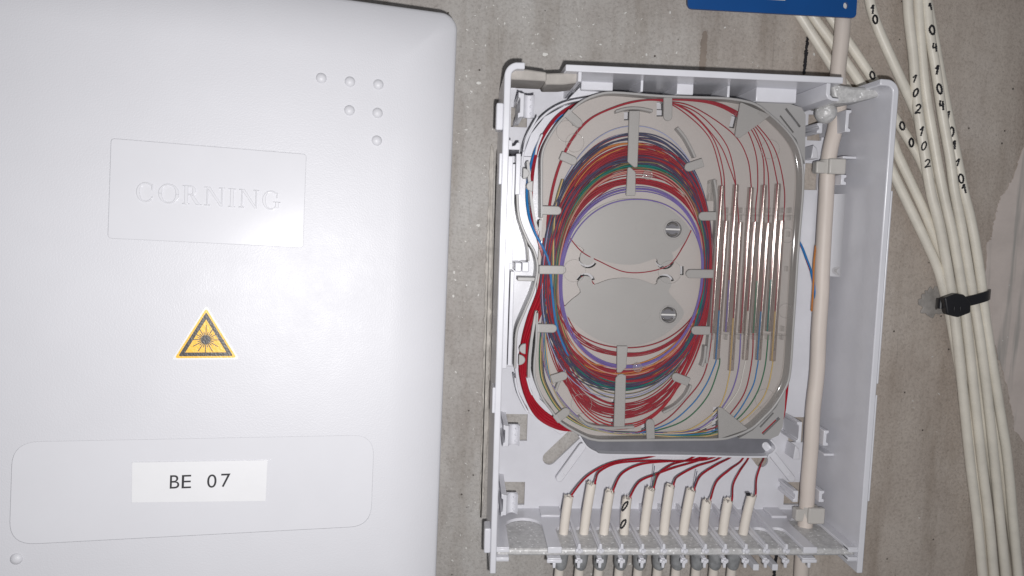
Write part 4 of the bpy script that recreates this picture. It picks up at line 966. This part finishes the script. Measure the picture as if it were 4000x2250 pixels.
def cable(pts, r, mat, label, group, write=None, name='white_cable', n=16, jacket='sheath', hmm=3.6, wmm=2.3):
    pts = [(u+(rnd(-2.5, 2.5) if 0 < i < len(pts)-1 else 0), v, z) for i, (u, v, z) in enumerate(pts)]
    path = catmull(P3(pts), n)
    t = thing(name, label, 'cable', tuple(path[0]), group)
    s = MB(); s.tube(path, r, 18); s.build(jacket, mat, t)
    if write: writing(path, r, write, t, hmm, wmm)
    return t
def loose_cables():
    g = 'ivory cables bundled right of the box'
    r = 2.45
    za, zb = 9.0, 4.2
    cable([(3385, -60, za), (3402, 30, za), (3430, 110, za), (3483, 237, za), (3540, 355, za-1), (3590, 475, zb+1), (3640, 620, zb), (3690, 800, zb), (3725, 950, zb), (3762, 1142, zb), (3795, 1350, zb), (3828, 1550, zb), (3870, 1800, zb), (3905, 2000, zb), (3945, 2330, zb)], r, M['cream2'], 'ivory cable marked 1 0 at the top, slanting in from the top edge', g, [('1', 3396, 44), ('0', 3407, 84)])
    cable([(3544, -60, za), (3550, 60, za), (3566, 221, za), (3580, 387, za+.5), (3610, 607, za+1), (3636, 745, za+1), (3664, 866, za+1), (3697, 1031, za), (3722, 1180, za-.5), (3735, 1300, za), (3758, 1500, za), (3790, 1800, za), (3820, 2050, za), (3845, 2330, za)], r, M['cream2'], 'ivory cable with handwritten ones, noughts and twos, in front at the tie', g, [('1', 3570, 309), ('0', 3574, 364), ('2', 3586, 425), ('1', 3598, 508), ('0', 3608, 574), ('2', 3620, 635)])
    cable([(3584, -60, za-1), (3590, 100, za-1), (3612, 331, za-1), (3645, 552, za-1), (3680, 740, za-.5), (3719, 921, za), (3758, 1142, za-.5), (3780, 1300, za), (3802, 1500, za), (3835, 1800, za), (3862, 2050, za), (3888, 2330, za)], r, M['cream2'], 'ivory cable without writing between two marked ones of the bundle', g)
    cable([(3615, -60, za), (3628, 100, za), (3654, 276, za), (3682, 442, za), (3710, 620, za), (3728, 740, za), (3758, 893, za-.5), (3788, 1100, za-1), (3806, 1200, za-1), (3830, 1350, za), (3856, 1550, za), (3885, 1800, za), (3908, 2050, za), (3935, 2330, za)], r, M['cream2'], 'ivory cable with handwritten fours, rising to the top edge', g, [('1', 3634, 27), ('0', 3641, 116), ('4', 3651, 180), ('1', 3660, 270), ('0', 3670, 348), ('4', 3679, 409)])
    cable([(3610, -60, zb), (3640, 100, zb), (3671, 276, zb), (3704, 442, zb+2), (3738, 607, za-1), (3765, 745, za), (3788, 850, za), (3813, 976, za), (3832, 1114, za-1), (3848, 1250, za-1), (3876, 1420, za), (3905, 1600, za), (3935, 1800, za), (3960, 2050, za), (3985, 2330, za)], r, M['cream2'], 'rightmost ivory cable of the bundle, marked 101', g, [('1', 3707, 455), ('0', 3714, 519), ('1', 3726, 574), ('1', 3738, 640), ('0', 3750, 696), ('1', 3762, 737)])
    cable([(3060, -40, zb), (3133, 72, zb), (3246, 248, zb), (3334, 385, zb), (3420, 545, zb), (3478, 660, zb), (3553, 810, zb+1), (3609, 932, zb+2), (3658, 1042, zb+2), (3688, 1142, zb+2), (3712, 1250, zb+1), (3745, 1420, zb), (3775, 1600, zb), (3812, 1850, zb), (3850, 2330, zb)], r, M['cream2'], 'lowest ivory cable passing behind the upper right box corner', g)
    cable([(3110, -40, zb), (3180, 72, zb), (3252, 170, zb), (3373, 345, zb), (3460, 500, zb), (3515, 620, zb), (3598, 800, zb+1), (3650, 925, zb+1), (3695, 1050, zb), (3735, 1180, zb), (3762, 1320, zb), (3800, 1550, zb), (3835, 1800, zb), (3895, 2330, zb)], r, M['cream2'], 'middle ivory cable passing behind the upper right box corner', g)
    cable([(3180, -40, zb), (3246, 72, zb), (3325, 186, zb), (3415, 320, zb), (3485, 440, zb), (3540, 530, zb), (3594, 620, zb+1), (3650, 760, zb), (3705, 920, zb), (3760, 1060, zb), (3800, 1190, zb), (3842, 1400, zb), (3880, 1620, zb), (3920, 1850, zb), (3990, 2330, zb)], r, M['cream2'], 'ivory cable with a handwritten 00 beside the right box wall', g, [('0', 3526, 492), ('0', 3562, 560), ('0', 3410, 296)])
    # black cable tie
    c = P(3660, 1190, 0); t = thing('black_cable_tie', 'black nylon cable tie round the ivory cable bundle', 'cable tie', c)
    ring = [(3662, 1190, 1), (3662, 1186, 8), (3676, 1186, 12.2), (3720, 1188, 13), (3790, 1174, 13), (3846, 1158, 12.2), (3862, 1150, 8), (3862, 1152, 1)]
    p = catmull(P3(ring), 6); s = MB()
    V = []; 
    for q in p: s.V += [(q[0], q[1]-2.7, q[2]), (q[0], q[1]+2.7, q[2])]
    m = len(p)
    pn = []
    for k in range(m):
        q = p[k]; c_ = np.array(P(3760, 1170, 4)); d = q-c_; d[1] = 0; d /= np.linalg.norm(d); pn.append(q+d*.9)
    for q in pn: s.V += [(q[0], q[1]-2.7, q[2]), (q[0], q[1]+2.7, q[2])]
    for k in range(m-1):
        a = 2*k; o = 2*m+2*k
        s.F += [(a, a+1, a+3, a+2), (o+2, o+3, o+1, o), (a, a+2, o+2, o), (a+1, o+1, o+3, a+3)]
    s.F += [(0, 2*m, 2*m+1, 1), (2*m-2, 2*m-1, 4*m-1, 4*m-2)]
    s.build('strap', M['blacktie'], t, bevel=.15)
    hd = rpoly(PX([(3688, 1164), (3735, 1146), (3766, 1152), (3792, 1180), (3790, 1222), (3742, 1240), (3698, 1228)], 16), .8, 4)
    s = MB(); s.prism(hd, 12, 16.5); h = s.build('head', M['blacktie'], t, bevel=.8)
    for u in (3728, 3752):
        q = P(u, 1205, 16.5); s = MB(); s.box(q[0]-.35, q[0]+.35, q[1]-2, q[1]+1.2, 16, 16.9); s.build('head_ridge', M['blacktie'], h, bevel=.15)
loose_cables()

def feeder():
    # one thick cable: outside part, dips behind the top wall, runs down the right side and out at the bottom
    pts = [(3302, -60, 14), (3296, 60, 14), (3288, 150, 14), (3274, 280, 13.5), (3276, 340, 14), (3280, 400, 16), (3262, 490, 18), (3240, 590, 19), (3230, 680, 19), (3226, 780, 19), (3218, 900, 20), (3211, 1040, 20), (3208, 1150, 20), (3200, 1300, 20), (3190, 1450, 20), (3178, 1600, 20), (3168, 1738, 20), (3157, 1900, 20), (3150, 1990, 20), (3142, 2080, 21), (3134, 2180, 20), (3126, 2330, 18)]
    t = cable(pts, 3.75, M['feeder'], 'thick pale pink feeder cable running down the right side of the open box', None, name='feeder_cable')
    def tie(u, v, w_, h_, lab, zz=20):
        c = P(u, v, zz)
        k = thing('milky_tie', lab, 'tie', c)
        a = np.linspace(-20, 200, 20); s = MB(); pl = []
        for q in a: pl.append((c[0]+4.6*math.cos(R(q)), c[2]+4.6*math.sin(R(q))))
        for q in a[::-1]: pl.append((c[0]+3.7*math.cos(R(q)), c[2]+3.7*math.sin(R(q))))
        s.prism(pl, c[1]-h_/2, c[1]+h_/2, plane='xz'); s.build('band', M['tie'], k, bevel=.25)
        s = MB(); s.prism(rpoly(rect(c[0]-w_*.3, c[1]-h_*.55, c[0]+w_*.75, c[1]+h_*.55), 1.0), zz+2.2, zz+5.6); s.build('lock_head', M['tie'], k, bevel=.8)
        s = MB(); s.prism(rpoly(rect(c[0]-w_*.95, c[1]-h_*.5, c[0]-w_*.25, c[1]+h_*.35), 1.0), zz-2, zz+3.0); s.build('tail', M['tie'], k, bevel=.6)
    tie(3238, 652, 8.2, 7.0, 'milky white tie clamping the feeder cable near its top')
    tie(3158, 2002, 8.4, 7.6, 'milky white tie clamping the feeder cable near its bottom')
    g = None
    for k, (c, o, r) in enumerate((('blue', 0, .62), ('red', 5, .45), ('orange', 16, .5))):
        if c == 'orange': p = [(3186, 960, 19), (3181, 1010, 22), (3178, 1060, 22.5), (3177, 1120, 22.5), (3174, 1165, 22), (3170, 1215, 19)]
        else: p = [(3095, 900, 18), (3130, 960+o*.8, 19), (3150, 1010+o, 20), (3168, 1060+o, 20.5), (3180, 1120+o*.5, 20.5), (3185, 1160, 20.5), (3180, 1195, 19)]
        fibre(p, r, c, ['blue tube leaving the slit feeder cable toward the tray', 'red tube beside the blue one leaving the feeder cable', 'orange tube lying along the slit of the feeder cable'][k], None, 'buffer_tube', cat='tube')
feeder()

def drop_cables():
    bx = [2201, 2280, 2358, 2437, 2514, 2592, 2668, 2745, 2823, 2902]
    tops = [(2222, 1930), (2311, 1880), (2383, 1910), (2450, 1935), (2541, 1898), (2618, 1888), (2700, 1903), (2762, 1946), (2845, 1944), (2937, 1926)]
    low = [2184, 2262, 2338, 2418, 2492, 2568, 2640, 2718, 2787, 2857]
    tg = [[(2300, 1855), (2400, 1805), (2540, 1785), (2620, 1765)], [(2345, 1840), (2420, 1808), (2560, 1800), (2700, 1798), (2800, 1770)], [(2430, 1850), (2500, 1815), (2600, 1803), (2760, 1795), (2850, 1765)],
          [(2500, 1880), (2570, 1850), (2640, 1825), (2740, 1795), (2820, 1765)], [(2575, 1850), (2625, 1815), (2690, 1795), (2760, 1765)], [(2650, 1860), (2720, 1822), (2800, 1795), (2860, 1765)], [(2740, 1855), (2800, 1815), (2855, 1785), (2880, 1760)],
          [(2800, 1880), (2850, 1835), (2895, 1800), (2920, 1765)], [(2865, 1890), (2890, 1840), (2920, 1795), (2935, 1765)], [(2955, 1870), (2970, 1820), (2983, 1790), (2990, 1765)]]
    names = ['first', 'second', 'third', 'fourth', 'fifth', 'sixth', 'seventh', 'eighth', 'ninth', 'tenth']
    r = 2.35; zt = 31.0
    for k in range(10):
        tu, tv = tops[k]
        lab = '%s from the left of the short cut white cables in the entry comb' % names[k]
        if k == 3: lab = 'short cut white cable marked 00, fourth from the left in the comb'
        path = catmull(P3([(low[k]-8, 2330, 26), (low[k], 2235, 28), (low[k]+8, 2180, 30), (bx[k]-3, 2130, 31), (bx[k], 2085, zt), ((bx[k]+tu)/2-1, (2085+tv)/2, zt), (tu, tv+8, zt)]), 10)
        t = thing('cut_cable', lab, 'cable', tuple(path[0]), 'cut white cables in the entry comb')
        s = MB(); s.tube(path, r, 18, caps=False)
        # torn sheath end
        n = 18; o = len(s.V)-n
        for j in range(n):
            x, y, z = s.V[o+j]; s.V[o+j] = (x+rnd(-.2, .2), y+rnd(-1.3, .8), z+rnd(-.2, .2))
        s.build('sheath', M['cream'], t)
        e = np.array(path[-1]); d = e-np.array(path[-4]); d /= np.linalg.norm(d)
        s = MB(); s.tube([e-d*3.0, e-d*.4], 2.05, 14); s.build('cut_end', M['cut'], t)
        s = MB()
        for j in range(7):
            an = rnd(0, 6.28); q = e+np.array([1.5*math.cos(an), 0, 1.5*math.sin(an)]); s.tube([q-d*2, q+d*rnd(.1, 1.1)+np.array([rnd(-.6, .6), 0, rnd(-.4, .4)])], [.45, .12], 5)
        s.build('torn_shreds', M['cut'], t)
        if k == 3: writing(path, r, [('0', 2436, 1976), ('0', 2426, 2046)], t, 4.6, 1.5)
        if k == 9:
            s = MB(); q = P(2925, 1934, zt+r); s.prism([(q[0]-.9, q[1]+.5), (q[0]+1.0, q[1]+.6), (q[0]+.9, q[1]-.3), (q[0]-.8, q[1]-.5)], zt+.5, zt+r+.03); s.build('ink_mark', M['ink'], t)
        fr = [(tu+14, tv+12, zt), (tu+16, tv-4, zt-.5)] + [(u, v, 28-21*((i+1)/len(tg[k]))**.8) for i, (u, v) in enumerate(tg[k])]
        fr[-1] = (fr[-1][0], fr[-1][1]-12, 6.3); fr[-2] = fr[-2][:2]+(6.6,)
        fibre(fr, .52, 'brightred', 'red fibre rising out of the %s short cut cable from the left' % names[k], 'red fibres from the cut cables', 'optical_fibre')
        # gel seal below the outer comb
        yy = [YO-.3, YO-2, YO-6, YO-10.0, YO-12.6, YO-13.4]; c0 = P(low[k]+14, 2120, 30)[0]; c1 = P(low[k]+2, 2225, 29)[0]
        g = MB(); g.tube([(c0+(c1-c0)*i/5, y, 30-.2*i) for i, y in enumerate(yy)], [3.1, 3.5, 3.6, 3.4, 3.0, 2.5], 16)
        tag(g.build('gel_seal', M['gel']), 'grey gel seal round the %s cable from the left, below the comb' % names[k], 'gel seal', 'gel seals below the entry comb')
    for k, (p, c) in enumerate((([(2546, 1905, 31), (2552, 1860, 33), (2557, 1820, 35)], 'navy'), ([(2552, 1900, 31), (2556, 1875, 32), (2558, 1850, 33)], 'green'), ([(2711, 1905, 31), (2716, 1875, 33), (2723, 1840, 35)], 'navy'))):
        fibre(p, .2, c, ['short dark blue fibre stub standing out of the fifth cut cable', 'short green fibre stub standing out of the fifth cut cable', 'short dark blue fibre stub standing out of the seventh cut cable'][k], None)
drop_cables()

# ------------------------------------------------------------------ blue plate at the top edge
def plate():
    z = 22.0
    o = rpoly(PX([(2684, -120), (3356, -120), (3346, 68), (3330, 69), (2700, 33), (2686, 25)], z), [2, 2, 1.6, .3, 1.0, 1.2], 5)
    o = rpoly(PX([(2684, -120), (3356, -120), (3344, 70), (2688, 33)], z), 2.2, 5)
    c = P(3304, 21, z); h = circ(c[0], c[1], 1.25, 20, 1.6)
    sl = rpoly(PX([(2982, -30), (3072, -25), (3073, 3), (2984, -2)], z), .8, 3)
    s = MB(); s.prism(o, z-1.6, z, holes=[h, sl])
    t = tag(s.build('blue_plate', M['blue'], smooth=False), 'blue flat plate with a small hole at the top edge', 'plate')
    s = MB(); s.prism(circ(c[0], c[1], 1.75, 24), z-4, z-1.5); s.build('hole_backing', M['fleck'], t)
    s = MB(); s.prism(rpoly(PX([(2975, -40), (3080, -30), (3080, 8), (2976, 4)], z-2), .8, 3), z-4, z-1.7); s.build('slot_backing', M['fleck'], t)
plate()
for o in list(bpy.data.objects):
    if '_o' in o: del o['_o']
